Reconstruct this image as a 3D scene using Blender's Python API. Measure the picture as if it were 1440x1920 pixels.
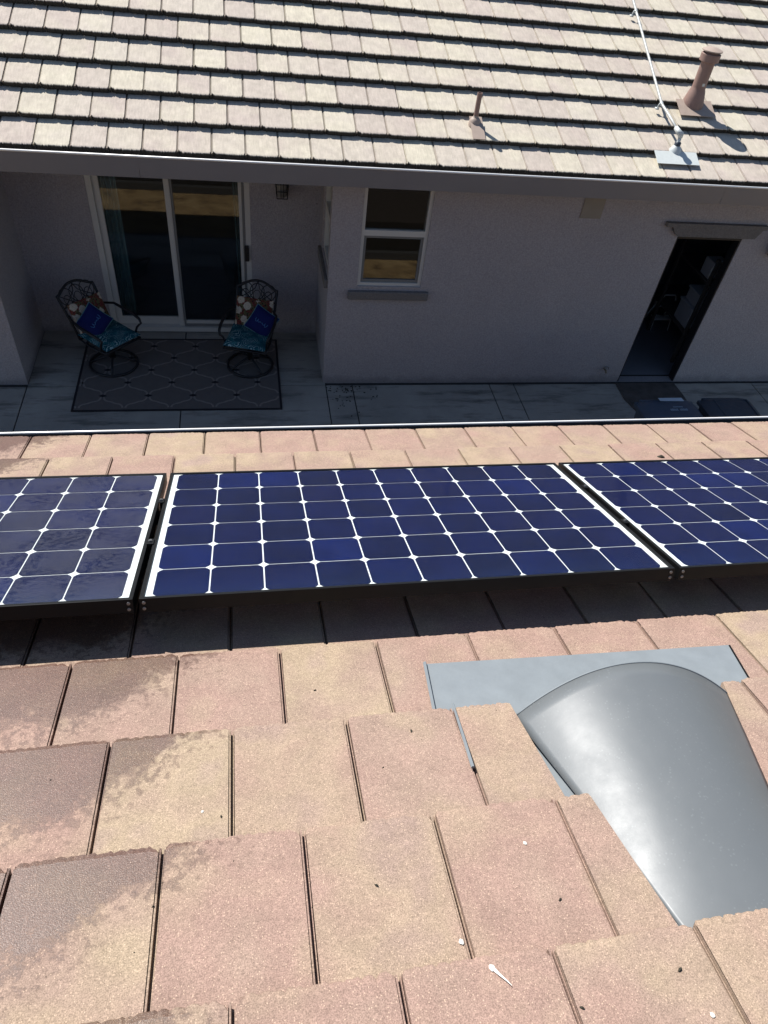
import bpy, bmesh, math, random
from math import sin, cos, radians, pi, sqrt, atan2
from mathutils import Vector, Matrix

for o in list(bpy.data.objects):
    bpy.data.objects.remove(o, do_unlink=True)
SC = bpy.context.scene
COL = SC.collection
random.seed(7)

# ------------------------------------------------------------------ camera, sky, sun, exposure
GZ = 3.30                                    # height of the solar panel datum above the patio
cam_d = bpy.data.cameras.new('camera')
cam = bpy.data.objects.new('camera', cam_d); COL.objects.link(cam)
cam_d.sensor_fit = 'HORIZONTAL'; cam_d.sensor_width = 36.0
cam_d.lens = 1322.54 / 1440 * 36.0
cam_d.clip_start = 0.05; cam_d.clip_end = 3000
RX = Vector((0.98305823, -0.1500682, 0.10524279))
RY = Vector((-0.03747165, -0.72659167, -0.68604696))
RF = Vector((0.17942236, 0.67048049, -0.71990522))
cam.matrix_world = Matrix(((RX.x, -RY.x, -RF.x, -0.49634847),
                           (RX.y, -RY.y, -RF.y, -1.40573977),
                           (RX.z, -RY.z, -RF.z, 1.72508382 + GZ),
                           (0, 0, 0, 1)))
SC.camera = cam

SUN_DIR = Vector((-0.54, 0.65, 1.0)).normalized()
SUN_ELEV = math.asin(SUN_DIR.z)
SUN_AZ = atan2(SUN_DIR.x, SUN_DIR.y)
world = bpy.data.worlds.new('World'); SC.world = world
world.use_nodes = True
wn = world.node_tree.nodes; wl = world.node_tree.links
bg = wn['Background']
sky = wn.new('ShaderNodeTexSky'); sky.sky_type = 'NISHITA'; sky.sun_disc = False
sky.sun_elevation = SUN_ELEV; sky.sun_rotation = SUN_AZ
sky.altitude = 50; sky.air_density = 1.0; sky.dust_density = 0.2; sky.ozone_density = 1.5
wl.new(sky.outputs[0], bg.inputs[0]); bg.inputs[1].default_value = 0.075
sun_d = bpy.data.lights.new('sun', 'SUN'); sun_d.energy = 5.0; sun_d.angle = radians(0.53)
sun_d.color = (1.0, 0.97, 0.925)
sun = bpy.data.objects.new('sun', sun_d); COL.objects.link(sun)
sun.location = (-6, 8, 14)
sun.rotation_mode = 'QUATERNION'; sun.rotation_quaternion = SUN_DIR.to_track_quat('Z', 'Y')
SC.view_settings.view_transform = 'Standard'; SC.view_settings.look = 'None'
SC.view_settings.gamma = 1.0; SC.view_settings.use_curve_mapping = False
SC.view_settings.exposure = 0.66

# ------------------------------------------------------------------ node helpers
def new_mat(name):
    m = bpy.data.materials.new(name); m.use_nodes = True
    nt = m.node_tree
    return m, nt, nt.nodes['Principled BSDF'], nt.nodes['Material Output']

class NT:
    def __init__(s, nt): s.nt = nt
    def n(s, kind, **kw):
        nd = s.nt.nodes.new(kind)
        for k, v in kw.items():
            if isinstance(k, str) and hasattr(nd, k): setattr(nd, k, v)
        return nd
    def link(s, a, b): s.nt.links.new(a, b)
    def val(s, sock, v):
        if hasattr(v, 'links') or isinstance(v, bpy.types.NodeSocket): s.link(v, sock)
        else: sock.default_value = v
    def math(s, op, a, b=None, c=None, clamp=False):
        nd = s.n('ShaderNodeMath', operation=op); nd.use_clamp = clamp
        for i, x in enumerate((a, b, c)):
            if x is not None: s.val(nd.inputs[i], x)
        return nd.outputs[0]
    def vmath(s, op, a, b=None):
        nd = s.n('ShaderNodeVectorMath', operation=op)
        s.val(nd.inputs[0], a)
        if b is not None: s.val(nd.inputs[1], b)
        return nd.outputs[0]
    def noise(s, vec, scale, detail=2.0, rough=0.5, out=0, dist=0.0):
        nd = s.n('ShaderNodeTexNoise')
        if vec is not None: s.link(vec, nd.inputs['Vector'])
        nd.inputs['Scale'].default_value = scale; nd.inputs['Detail'].default_value = detail
        nd.inputs['Roughness'].default_value = rough; nd.inputs['Distortion'].default_value = dist
        return nd.outputs[out]
    def voronoi(s, vec, scale, out='Distance', rnd=1.0, feature='F1'):
        nd = s.n('ShaderNodeTexVoronoi'); nd.feature = feature
        if vec is not None: s.link(vec, nd.inputs['Vector'])
        nd.inputs['Scale'].default_value = scale; nd.inputs['Randomness'].default_value = rnd
        return nd.outputs[out]
    def ramp(s, fac, stops, interp='LINEAR'):
        nd = s.n('ShaderNodeValToRGB'); cr = nd.color_ramp; cr.interpolation = interp
        while len(cr.elements) < len(stops): cr.elements.new(0.5)
        for e, (p, c) in zip(cr.elements, stops):
            e.position = p; e.color = (c[0], c[1], c[2], 1)
        s.link(fac, nd.inputs[0]); return nd.outputs[0]
    def mix(s, fac, a, b, mode='MIX'):
        nd = s.n('ShaderNodeMix'); nd.data_type = 'RGBA'; nd.blend_type = mode
        s.val(nd.inputs[0], fac)
        for sock, v in ((nd.inputs[6], a), (nd.inputs[7], b)):
            if isinstance(v, tuple): sock.default_value = (v[0], v[1], v[2], 1)
            else: s.link(v, sock)
        return nd.outputs[2]
    def mrange(s, v, a, b, c=0.0, d=1.0, smooth=False):
        nd = s.n('ShaderNodeMapRange'); nd.clamp = True
        if smooth: nd.interpolation_type = 'SMOOTHSTEP'
        s.link(v, nd.inputs[0])
        for i, x in enumerate((a, b, c, d)): s.val(nd.inputs[i + 1], x)
        return nd.outputs[0]
    def bump(s, h, strength, dist=0.01, normal=None):
        nd = s.n('ShaderNodeBump'); nd.inputs['Strength'].default_value = strength
        nd.inputs['Distance'].default_value = dist; s.link(h, nd.inputs['Height'])
        if normal is not None: s.link(normal, nd.inputs['Normal'])
        return nd.outputs[0]
    def coord(s, which='Object', obj=None):
        nd = s.n('ShaderNodeTexCoord')
        if obj: nd.object = obj
        return nd.outputs[which]
    def sep(s, v):
        nd = s.n('ShaderNodeSeparateXYZ'); s.link(v, nd.inputs[0]); return nd.outputs
    def rand(s): return s.n('ShaderNodeObjectInfo').outputs['Random']
    def grey(s, v):
        nd = s.n('ShaderNodeCombineColor')
        for i in range(3): s.link(v, nd.inputs[i])
        return nd.outputs[0]

def plain(name, col, rough=0.5, metal=0.0, spec=0.5, var=0.12, vscale=9.0, bump=0.0, bscale=200.0):
    m, nt, p, out = new_mat(name); t = NT(nt)
    co = t.coord('Object')
    f = t.noise(co, vscale, 4, 0.6)
    c = t.mix(f, tuple(x * (1 - var) for x in col), tuple(min(1, x * (1 + var)) for x in col))
    t.link(c, p.inputs['Base Color'])
    r = t.mrange(t.noise(co, vscale * 2.3, 3), 0.3, 0.7, max(0.02, rough - 0.07), min(1, rough + 0.07))
    t.link(r, p.inputs['Roughness'])
    p.inputs['Metallic'].default_value = metal; p.inputs['Specular IOR Level'].default_value = spec
    if bump: t.link(t.bump(t.noise(co, bscale, 2), bump, 0.002), p.inputs['Normal'])
    return m

# ------------------------------------------------------------------ mesh helpers
class MB:
    def __init__(s): s.v = []; s.f = []
    def add(s, vs, fs):
        b = len(s.v); s.v += [tuple(x) for x in vs]; s.f += [tuple(i + b for i in f) for f in fs]; return s
    def quad(s, a, b, c, d): return s.add([a, b, c, d], [(0, 1, 2, 3)])
    def box(s, x0, x1, y0, y1, z0, z1):
        return s.add([(x0, y0, z0), (x1, y0, z0), (x1, y1, z0), (x0, y1, z0), (x0, y0, z1), (x1, y0, z1), (x1, y1, z1), (x0, y1, z1)],
                     [(0, 3, 2, 1), (4, 5, 6, 7), (0, 1, 5, 4), (1, 2, 6, 5), (2, 3, 7, 6), (3, 0, 4, 7)])
    def bbox(s, x0, x1, y0, y1, z0, z1, b):
        """box with chamfered edges (24-vertex)"""
        bm = bmesh.new()
        vs = [bm.verts.new(p) for p in [(x0, y0, z0), (x1, y0, z0), (x1, y1, z0), (x0, y1, z0), (x0, y0, z1), (x1, y0, z1), (x1, y1, z1), (x0, y1, z1)]]
        for f in [(0, 3, 2, 1), (4, 5, 6, 7), (0, 1, 5, 4), (1, 2, 6, 5), (2, 3, 7, 6), (3, 0, 4, 7)]: bm.faces.new([vs[i] for i in f])
        bmesh.ops.bevel(bm, geom=bm.edges[:], offset=b, segments=2, profile=0.6, affect='EDGES')
        bm.verts.index_update()
        s.add([v.co[:] for v in bm.verts], [[v.index for v in f.verts] for f in bm.faces]); bm.free(); return s
    def prism(s, poly, z0, z1):
        """poly in xy, extruded in z"""
        n = len(poly)
        vs = [(x, y, z0) for x, y in poly] + [(x, y, z1) for x, y in poly]
        fs = [tuple(range(n - 1, -1, -1)), tuple(range(n, 2 * n))] + [(i, (i + 1) % n, n + (i + 1) % n, n + i) for i in range(n)]
        return s.add(vs, fs)
    def sweep(s, prof, a, b, up=(0, 0, 1)):
        """closed 2-D profile (side, up) swept straight from a to b"""
        a = Vector(a); b = Vector(b); d = (b - a).normalized(); u = Vector(up)
        r = d.cross(u).normalized(); u = r.cross(d).normalized(); n = len(prof)
        vs = [a + r * p + u * q for p, q in prof] + [b + r * p + u * q for p, q in prof]
        fs = [tuple(range(n)), tuple(range(2 * n - 1, n - 1, -1))] + [(i, n + i, n + (i + 1) % n, (i + 1) % n) for i in range(n)]
        return s.add(vs, fs)
    def tube(s, pts, r, seg=8, closed=False, caps=True):
        pts = [Vector(p) for p in pts]; n = len(pts)
        rs = r if isinstance(r, (list, tuple)) else [r] * n
        rings = []; prev = None
        for i, p in enumerate(pts):
            if closed: d = pts[(i + 1) % n] - pts[i - 1]
            else: d = pts[min(i + 1, n - 1)] - pts[max(i - 1, 0)]
            d.normalize()
            if prev is None:
                q = Vector((0, 0, 1)) if abs(d.z) < 0.9 else Vector((1, 0, 0)); x = d.cross(q).normalized()
            else:
                x = (prev - d * prev.dot(d)).normalized()
            prev = x; y = d.cross(x)
            rings.append([p + (x * cos(2 * pi * k / seg) + y * sin(2 * pi * k / seg)) * rs[i] for k in range(seg)])
        vs = [v for g in rings for v in g]; fs = []
        m = n if closed else n - 1
        for i in range(m):
            a = i * seg; b = ((i + 1) % n) * seg
            for k in range(seg): fs.append((a + k, a + (k + 1) % seg, b + (k + 1) % seg, b + k))
        if caps and not closed: fs += [tuple(range(seg - 1, -1, -1)), tuple(range((n - 1) * seg, n * seg))]
        return s.add(vs, fs)
    def lathe(s, prof, center=(0, 0, 0), seg=24, M=None):
        """prof: (radius, height) list"""
        vs = []; fs = []
        for r, z in prof:
            for k in range(seg):
                p = Vector((r * cos(2 * pi * k / seg), r * sin(2 * pi * k / seg), z))
                if M: p = M @ p
                vs.append(p + Vector(center))
        for i in range(len(prof) - 1):
            for k in range(seg): fs.append((i * seg + k, i * seg + (k + 1) % seg, (i + 1) * seg + (k + 1) % seg, (i + 1) * seg + k))
        return s.add(vs, fs)

WM = {}                                      # world matrix of every object built so far
def mesh_from(name, mb, mat, smooth=False, xf=None):
    me = bpy.data.meshes.new(name)
    vs = [xf @ Vector(v) for v in mb.v] if xf else mb.v
    me.from_pydata([tuple(v) for v in vs], [], mb.f); me.validate(); me.update()
    if smooth:
        for p in me.polygons: p.use_smooth = True
    if mat: me.materials.append(mat)
    return me
def link_obj(name, data, parent=None, W=None):
    """W is the object's world matrix"""
    o = bpy.data.objects.new(name, data); COL.objects.link(o)
    if W is None: W = WM[parent] if parent else Matrix()
    WM[o] = W.copy()
    if parent:
        o.parent = parent; o.matrix_basis = WM[parent].inverted() @ W
    else: o.matrix_basis = W
    return o
def part(name, mb, mat, parent=None, smooth=False, W=None, local=False, auto=None):
    """mesh given in world coordinates (or in the parent's coordinates when local)"""
    base = W if W is not None else (WM[parent] if parent else Matrix())
    me = mesh_from(name, mb, mat, smooth or auto is not None, None if local else base.inverted())
    if auto is not None:
        me.set_sharp_from_angle(angle=radians(auto))
    return link_obj(name, me, parent, base)
def tag(o, label=None, cat=None, group=None, kind=None):
    if label: o['label'] = label
    if cat: o['category'] = cat
    if group: o['group'] = group
    if kind: o['kind'] = kind
    return o
def thing(name, label, cat, W, group=None):
    if not isinstance(W, Matrix): W = Matrix.Translation(Vector(W))
    return tag(link_obj(name, None, None, W), label, cat, group)

# ------------------------------------------------------------------ frames of reference
A_PAN = radians(22.4454)                      # pitch of the solar panels
A_NEAR = radians(21.466)                      # pitch of the near roof
PHI = 0.0086                                  # the near roof's turn against the panels
A_FAR = radians(23.0)
PAN_N = Vector((0, sin(A_PAN), cos(A_PAN)))
def frame(U, V, N, O):
    return Matrix(((U.x, V.x, N.x, O.x), (U.y, V.y, N.y, O.y), (U.z, V.z, N.z, O.z), (0, 0, 0, 1)))
NEAR = frame(Vector((cos(PHI), sin(PHI) * cos(A_NEAR), -sin(PHI) * sin(A_NEAR))),
             Vector((-sin(PHI), cos(PHI) * cos(A_NEAR), -cos(PHI) * sin(A_NEAR))),
             Vector((0, sin(A_NEAR), cos(A_NEAR))), Vector((0, 0, GZ)) - PAN_N * 0.14)   # v runs down the slope
FAR = frame(Vector((-1, 0, 0)), Vector((0, -cos(A_FAR), -sin(A_FAR))), Vector((0, -sin(A_FAR), cos(A_FAR))), Vector((0, 4.982, 2.671)))
PANF = frame(Vector((1, 0, 0)), Vector((0, cos(A_PAN), -sin(A_PAN))), PAN_N, Vector((0, 0, GZ)))
def farp(x, up, n=0.0): return FAR @ Vector((-x, -up, n))
def nearp(u, v, n=0.0): return NEAR @ Vector((u, v, n))
TW = 0.2807; E_NEAR = 0.3209; S0 = -0.2304; T_NEAR = 0.030; E_FAR = 0.3334; T_FAR = 0.052

# ------------------------------------------------------------------ materials
def m_tile(name, ramp, wet_obj=None, speck=0.5, gain=1.0):
    m, nt, p, out = new_mat(name); t = NT(nt)
    co = t.coord('Object'); rnd = t.rand()
    off = t.n('ShaderNodeCombineXYZ'); t.link(t.math('MULTIPLY', rnd, 3.1), off.inputs[0]); t.link(t.math('FRACT', t.math('MULTIPLY', rnd, 7.3)), off.inputs[1])
    v = t.vmath('ADD', co, off.outputs[0])
    blot = t.noise(v, 4.5, 3, 0.55)
    kk = 0.62 if wet_obj else 0.88
    f = t.math('ADD', t.math('MULTIPLY', rnd, kk), t.math('MULTIPLY', t.mrange(blot, 0.3, 0.7), 1 - kk))
    c = t.ramp(f, ramp)
    big = t.mrange(t.noise(v, 11, 4, 0.6), 0.3, 0.7, 0.90, 1.09)
    c = t.mix(1.0, c, t.grey(big), 'MULTIPLY')
    if not wet_obj:                                              # faint raking marks down the tile
        mp = t.n('ShaderNodeMapping'); mp.inputs['Scale'].default_value = (1, 0.08, 1); t.link(v, mp.inputs[0])
        c = t.mix(1.0, c, t.grey(t.mrange(t.noise(mp.outputs[0], 70, 2), 0.3, 0.7, 0.90, 1.08)), 'MULTIPLY')
    # sand grains of the surface
    g1 = t.mrange(t.noise(v, 420, 2, 0.6), 0.33, 0.67, 1 - speck * 0.52, 1 + speck * 0.42)
    g2 = t.mrange(t.noise(v, 120, 2, 0.6), 0.3, 0.7, 1 - speck * 0.16, 1 + speck * 0.16)
    c = t.mix(1.0, c, t.grey(t.math('MULTIPLY', g1, g2)), 'MULTIPLY')
    vd = t.n('ShaderNodeTexVoronoi'); vd.inputs['Scale'].default_value = 260; t.link(v, vd.inputs['Vector'])
    grain = t.math('MULTIPLY', t.math('LESS_THAN', vd.outputs['Distance'], 0.30),
                   t.math('GREATER_THAN', t.sep(vd.outputs['Color'])[0], 0.80))
    c = t.mix(t.math('MULTIPLY', grain, speck * 0.9), c, tuple(min(0.75, x * 2.0) for x in ramp[1][1]))
    dark = t.math('MULTIPLY', t.math('LESS_THAN', vd.outputs['Distance'], 0.25),
                  t.math('GREATER_THAN', t.sep(vd.outputs['Color'])[1], 0.93))
    c = t.mix(t.math('MULTIPLY', dark, speck * 0.9), c, tuple(x * 0.35 for x in ramp[0][1]))
    rough = 0.85
    if wet_obj:
        uv = t.sep(t.coord('Object', wet_obj))
        loc = t.sep(co)
        x = t.math('MULTIPLY', loc[1], -1.0)                     # metres up from this tile's nose
        far = t.math('GREATER_THAN', uv[1], 0.6)
        thr = t.mrange(far, 0.0, 1.0, -0.640, -1.42)
        uvc = t.n('ShaderNodeCombineXYZ'); t.link(uv[0], uvc.inputs[0]); t.link(uv[1], uvc.inputs[1])
        nz = t.math('SUBTRACT', t.noise(uvc.outputs[0], 7, 2, 0.5), 0.5)
        nf = t.math('SUBTRACT', t.noise(uvc.outputs[0], 38, 5, 0.7), 0.5)
        wig = t.math('ADD', t.math('MULTIPLY', nz, 0.24), t.math('MULTIPLY', nf, 0.26))
        edge = t.math('SUBTRACT', thr, uv[0])
        edge = t.math('ADD', edge, wig)
        lim = t.math('MINIMUM', t.math('MULTIPLY', edge, 0.80), t.math('ADD', 0.235, t.math('MULTIPLY', wig, 0.45)))
        d = t.math('SUBTRACT', lim, x)                           # > 0 is wet
        wet = t.mrange(d, -0.012, 0.040, 0, 1, True)
        wet = t.math('MULTIPLY', wet, t.mrange(t.math('ADD', t.noise(uvc.outputs[0], 16, 5, 0.7), t.math('MULTIPLY', t.mrange(d, 0.0, 0.16), 0.22)), 0.40, 0.50, 0.25, 1))
        near_edge = t.mrange(d, -0.16, 0.0, 0, 1)
        sp = t.mrange(t.math('ADD', t.noise(uvc.outputs[0], 42, 3, 0.6), t.math('MULTIPLY', near_edge, 0.22)), 0.68, 0.76)
        wet = t.math('MAXIMUM', wet, t.math('MULTIPLY', sp, t.math('MULTIPLY', near_edge, 0.75)))
        glint = t.math('GREATER_THAN', t.noise(v, 520, 1, 0.5), 0.64)
        keep = t.math('SUBTRACT', 1.0, t.math('MULTIPLY', glint, 0.75))
        c = t.mix(t.math('MULTIPLY', wet, keep), c, t.mix(1.0, c, (0.37, 0.295, 0.270), 'MULTIPLY'))
        t.link(t.mrange(wet, 0, 1, 0.85, 0.46), p.inputs['Roughness'])
        t.link(t.mrange(wet, 0, 1, 0.2, 0.42), p.inputs['Specular IOR Level'])
    else:
        p.inputs['Roughness'].default_value = 0.88; p.inputs['Specular IOR Level'].default_value = 0.2
    t.link(c, p.inputs['Base Color'])
    hgt = t.noise(v, 420, 2, 0.6)
    t.link(t.bump(hgt, 0.45 if wet_obj else 0.3, 0.0016), p.inputs['Normal'])
    return m

NEAR_RAMP = [(0.0, (0.2755, 0.1911, 0.1624)), (0.2, (0.3277, 0.2412, 0.1732)), (0.42, (0.3087, 0.2046, 0.1633)), (0.6, (0.304, 0.2142, 0.1663)), (0.8, (0.3401, 0.2586, 0.1782)), (1.0, (0.285, 0.2007, 0.1762))]
FAR_RAMP = [(0.0, (0.425, 0.362, 0.312)), (0.2, (0.455, 0.398, 0.338)), (0.4, (0.505, 0.456, 0.362)), (0.6, (0.435, 0.368, 0.320)), (0.8, (0.515, 0.468, 0.368)), (1.0, (0.450, 0.395, 0.345))]

def m_stucco(name, col):
    m, nt, p, out = new_mat(name); t = NT(nt); co = t.coord('Object')
    f = t.noise(co, 1.3, 4, 0.6)
    c = t.mix(f, tuple(x * 0.90 for x in col), tuple(x * 1.08 for x in col))
    fine = t.mrange(t.noise(co, 62, 3, 0.7), 0.3, 0.7, 0.78, 1.18)
    c = t.mix(1.0, c, t.grey(fine), 'MULTIPLY')
    spots = t.math('LESS_THAN', t.voronoi(co, 2.2), 0.018)
    c = t.mix(t.math('MULTIPLY', spots, 0.6), c, (0.08, 0.075, 0.07))
    # shade low on the wall, painted in as a ragged darker band
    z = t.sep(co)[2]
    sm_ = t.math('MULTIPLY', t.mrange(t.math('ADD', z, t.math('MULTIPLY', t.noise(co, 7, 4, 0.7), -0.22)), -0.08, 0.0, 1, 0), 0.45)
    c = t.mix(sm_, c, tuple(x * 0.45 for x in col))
    t.link(c, p.inputs['Base Color']); p.inputs['Roughness'].default_value = 0.95
    p.inputs['Specular IOR Level'].default_value = 0.15
    h = t.math('ADD', t.noise(co, 75, 3, 0.6), t.math('MULTIPLY', t.noise(co, 22, 2), 0.7))
    t.link(t.bump(h, 0.9, 0.008), p.inputs['Normal'])
    return m

def m_concrete():
    m, nt, p, out = new_mat('concrete'); t = NT(nt)
    co = t.n('ShaderNodeNewGeometry').outputs['Position']
    f = t.mrange(t.noise(co, 1.6, 5, 0.62), 0.3, 0.7)
    c = t.mix(f, (0.285, 0.268, 0.240), (0.41, 0.385, 0.345))
    st = t.n('ShaderNodeMapping'); st.inputs['Scale'].default_value = (0.7, 3.6, 1); t.link(co, st.inputs[0])
    stain = t.mrange(t.noise(st.outputs[0], 1.7, 6, 0.7), 0.50, 0.66)
    c = t.mix(t.math('MULTIPLY', stain, 0.75), c, (0.085, 0.082, 0.076))
    g = t.mrange(t.noise(co, 150, 2), 0.3, 0.7, 0.88, 1.1)
    c = t.mix(1.0, c, t.grey(g), 'MULTIPLY')
    t.link(c, p.inputs['Base Color']); p.inputs['Roughness'].default_value = 0.85; p.inputs['Specular IOR Level'].default_value = 0.25
    t.link(t.bump(t.noise(co, 130, 3), 0.3, 0.003), p.inputs['Normal'])
    return m

def m_dirt():
    m, nt, p, out = new_mat('dry_earth'); t = NT(nt)
    co = t.n('ShaderNodeNewGeometry').outputs['Position']
    f = t.noise(co, 4.0, 7, 0.75)
    c = t.ramp(f, [(0.34, (0.09, 0.055, 0.025)), (0.48, (0.26, 0.165, 0.07)), (0.66, (0.38, 0.26, 0.12))])
    t.link(c, p.inputs['Base Color']); p.inputs['Roughness'].default_value = 0.95
    t.link(t.bump(t.noise(co, 60, 4), 0.6, 0.02), p.inputs['Normal'])
    return m

def m_glass(name, gain=1.0, tint=(0.93, 0.96, 0.96), dust=0.0, rough=0.0, smear=False):
    m, nt, p, out = new_mat(name); t = NT(nt); nt.nodes.remove(p)
    tr = t.n('ShaderNodeBsdfTransparent'); tr.inputs[0].default_value = (*tint, 1)
    gl = t.n('ShaderNodeBsdfGlossy'); gl.inputs['Roughness'].default_value = rough; gl.inputs[0].default_value = (1, 1, 1, 1)
    fr = t.n('ShaderNodeFresnel'); fr.inputs[0].default_value = 1.45
    mx = t.n('ShaderNodeMixShader')
    t.link(t.math('MULTIPLY', fr.outputs[0], gain, clamp=True), mx.inputs[0]); t.link(tr.outputs[0], mx.inputs[1]); t.link(gl.outputs[0], mx.inputs[2])
    last = mx.outputs[0]
    if dust:
        co = t.coord('Object')
        df = t.n('ShaderNodeBsdfDiffuse'); df.inputs[0].default_value = (0.50, 0.50, 0.55, 1)
        fine = t.mrange(t.noise(co, 60, 4, 0.7), 0.35, 0.75, 0.35, 1.5)
        big = t.mrange(t.noise(co, 3.2, 3, 0.6), 0.3, 0.7, 0.4, 1.5)
        f = t.math('MULTIPLY', t.math('MULTIPLY', fine, big), dust)
        spots = t.math('MULTIPLY', t.math('LESS_THAN', t.voronoi(co, 30), 0.11), 0.02)
        f = t.math('ADD', f, spots)
        if smear:                                                # the left panel has been rained on
            mp = t.n('ShaderNodeMapping'); mp.inputs['Scale'].default_value = (1.0, 1.5, 1); t.link(co, mp.inputs[0])
            drop = t.math('MULTIPLY', t.mrange(t.noise(mp.outputs[0], 44, 5, 0.75), 0.48, 0.54), t.mrange(t.noise(co, 5.5, 2), 0.42, 0.56))
            area = t.mrange(t.sep(co)[0], -0.1, 0.40, 0.25, 1)
            f = t.math('ADD', f, t.math('MULTIPLY', area, 0.017))
            f = t.math('MULTIPLY', f, t.math('SUBTRACT', 1.0, t.math('MULTIPLY', drop, area)))
        m2 = t.n('ShaderNodeMixShader'); t.link(f, m2.inputs[0]); t.link(last, m2.inputs[1]); t.link(df.outputs[0], m2.inputs[2]); last = m2.outputs[0]
    t.link(last, out.inputs[0]); return m

def m_cell():
    m, nt, p, out = new_mat('solar_cell'); t = NT(nt)
    rnd = t.rand(); co = t.coord('Object')
    c = t.ramp(rnd, [(0.0, (0.0020, 0.0056, 0.030)), (0.4, (0.0020, 0.0066, 0.044)), (0.75, (0.0030, 0.0062, 0.036)), (1.0, (0.0020, 0.0082, 0.058))])
    n = t.mrange(t.noise(t.vmath('ADD', co, t.grey(rnd)), 9, 3), 0.3, 0.7, 0.85, 1.2)
    c = t.mix(1.0, c, t.grey(n), 'MULTIPLY')
    t.link(c, p.inputs['Base Color']); p.inputs['Roughness'].default_value = 0.45; p.inputs['Specular IOR Level'].default_value = 0.03
    return m

def m_floral():
    m, nt, p, out = new_mat('floral_fabric'); t = NT(nt); co = t.coord('Object')
    w = t.vmath('ADD', co, t.vmath('SCALE', t.noise(co, 20, 2, out=1), None)); 
    vd = t.n('ShaderNodeTexVoronoi'); vd.inputs['Scale'].default_value = 8.5; t.link(co, vd.inputs['Vector'])
    d = t.math('ADD', vd.outputs['Distance'], t.math('MULTIPLY', t.math('SUBTRACT', t.noise(co, 45, 2), 0.5), 0.35))
    leaf = t.mrange(t.noise(co, 26, 3, 0.6), 0.46, 0.54)
    ground = t.mix(leaf, (0.20, 0.045, 0.04), (0.14, 0.125, 0.06))
    ground = t.mix(t.mrange(t.noise(co, 60, 2), 0.55, 0.62), ground, (0.03, 0.02, 0.02))
    c = t.mix(t.mrange(d, 0.36, 0.42), (0.60, 0.52, 0.42), ground)
    c = t.mix(t.mrange(d, 0.06, 0.10), (0.30, 0.24, 0.10), c)
    ring = t.math('LESS_THAN', t.math('ABSOLUTE', t.math('SUBTRACT', d, 0.21)), 0.02)
    c = t.mix(t.math('MULTIPLY', ring, 0.5), c, (0.28, 0.20, 0.15))
    t.link(c, p.inputs['Base Color']); p.inputs['Roughness'].default_value = 0.9; p.inputs['Specular IOR Level'].default_value = 0.1
    t.link(t.bump(t.noise(co, 400, 1), 0.3, 0.001), p.inputs['Normal'])
    return m
def m_paisley():
    m, nt, p, out = new_mat('paisley_fabric'); t = NT(nt); co = t.coord('Object')
    vd = t.n('ShaderNodeTexVoronoi'); vd.inputs['Scale'].default_value = 8.5; t.link(co, vd.inputs['Vector'])
    d = t.math('ADD', vd.outputs['Distance'], t.math('MULTIPLY', t.noise(co, 12, 2), 0.5))
    s = t.math('SINE', t.math('MULTIPLY', d, 46.0))
    sw = t.math('MULTIPLY', t.mrange(s, 0.55, 0.85), t.mrange(t.noise(co, 9, 2), 0.40, 0.56))
    c = t.mix(sw, (0.012, 0.085, 0.115), (0.36, 0.52, 0.54))
    c = t.mix(t.mrange(t.noise(co, 17, 2), 0.5, 0.7, 0, 0.55), c, (0.02, 0.19, 0.22))
    t.link(c, p.inputs['Base Color']); p.inputs['Roughness'].default_value = 0.85; p.inputs['Specular IOR Level'].default_value = 0.15
    return m

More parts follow.
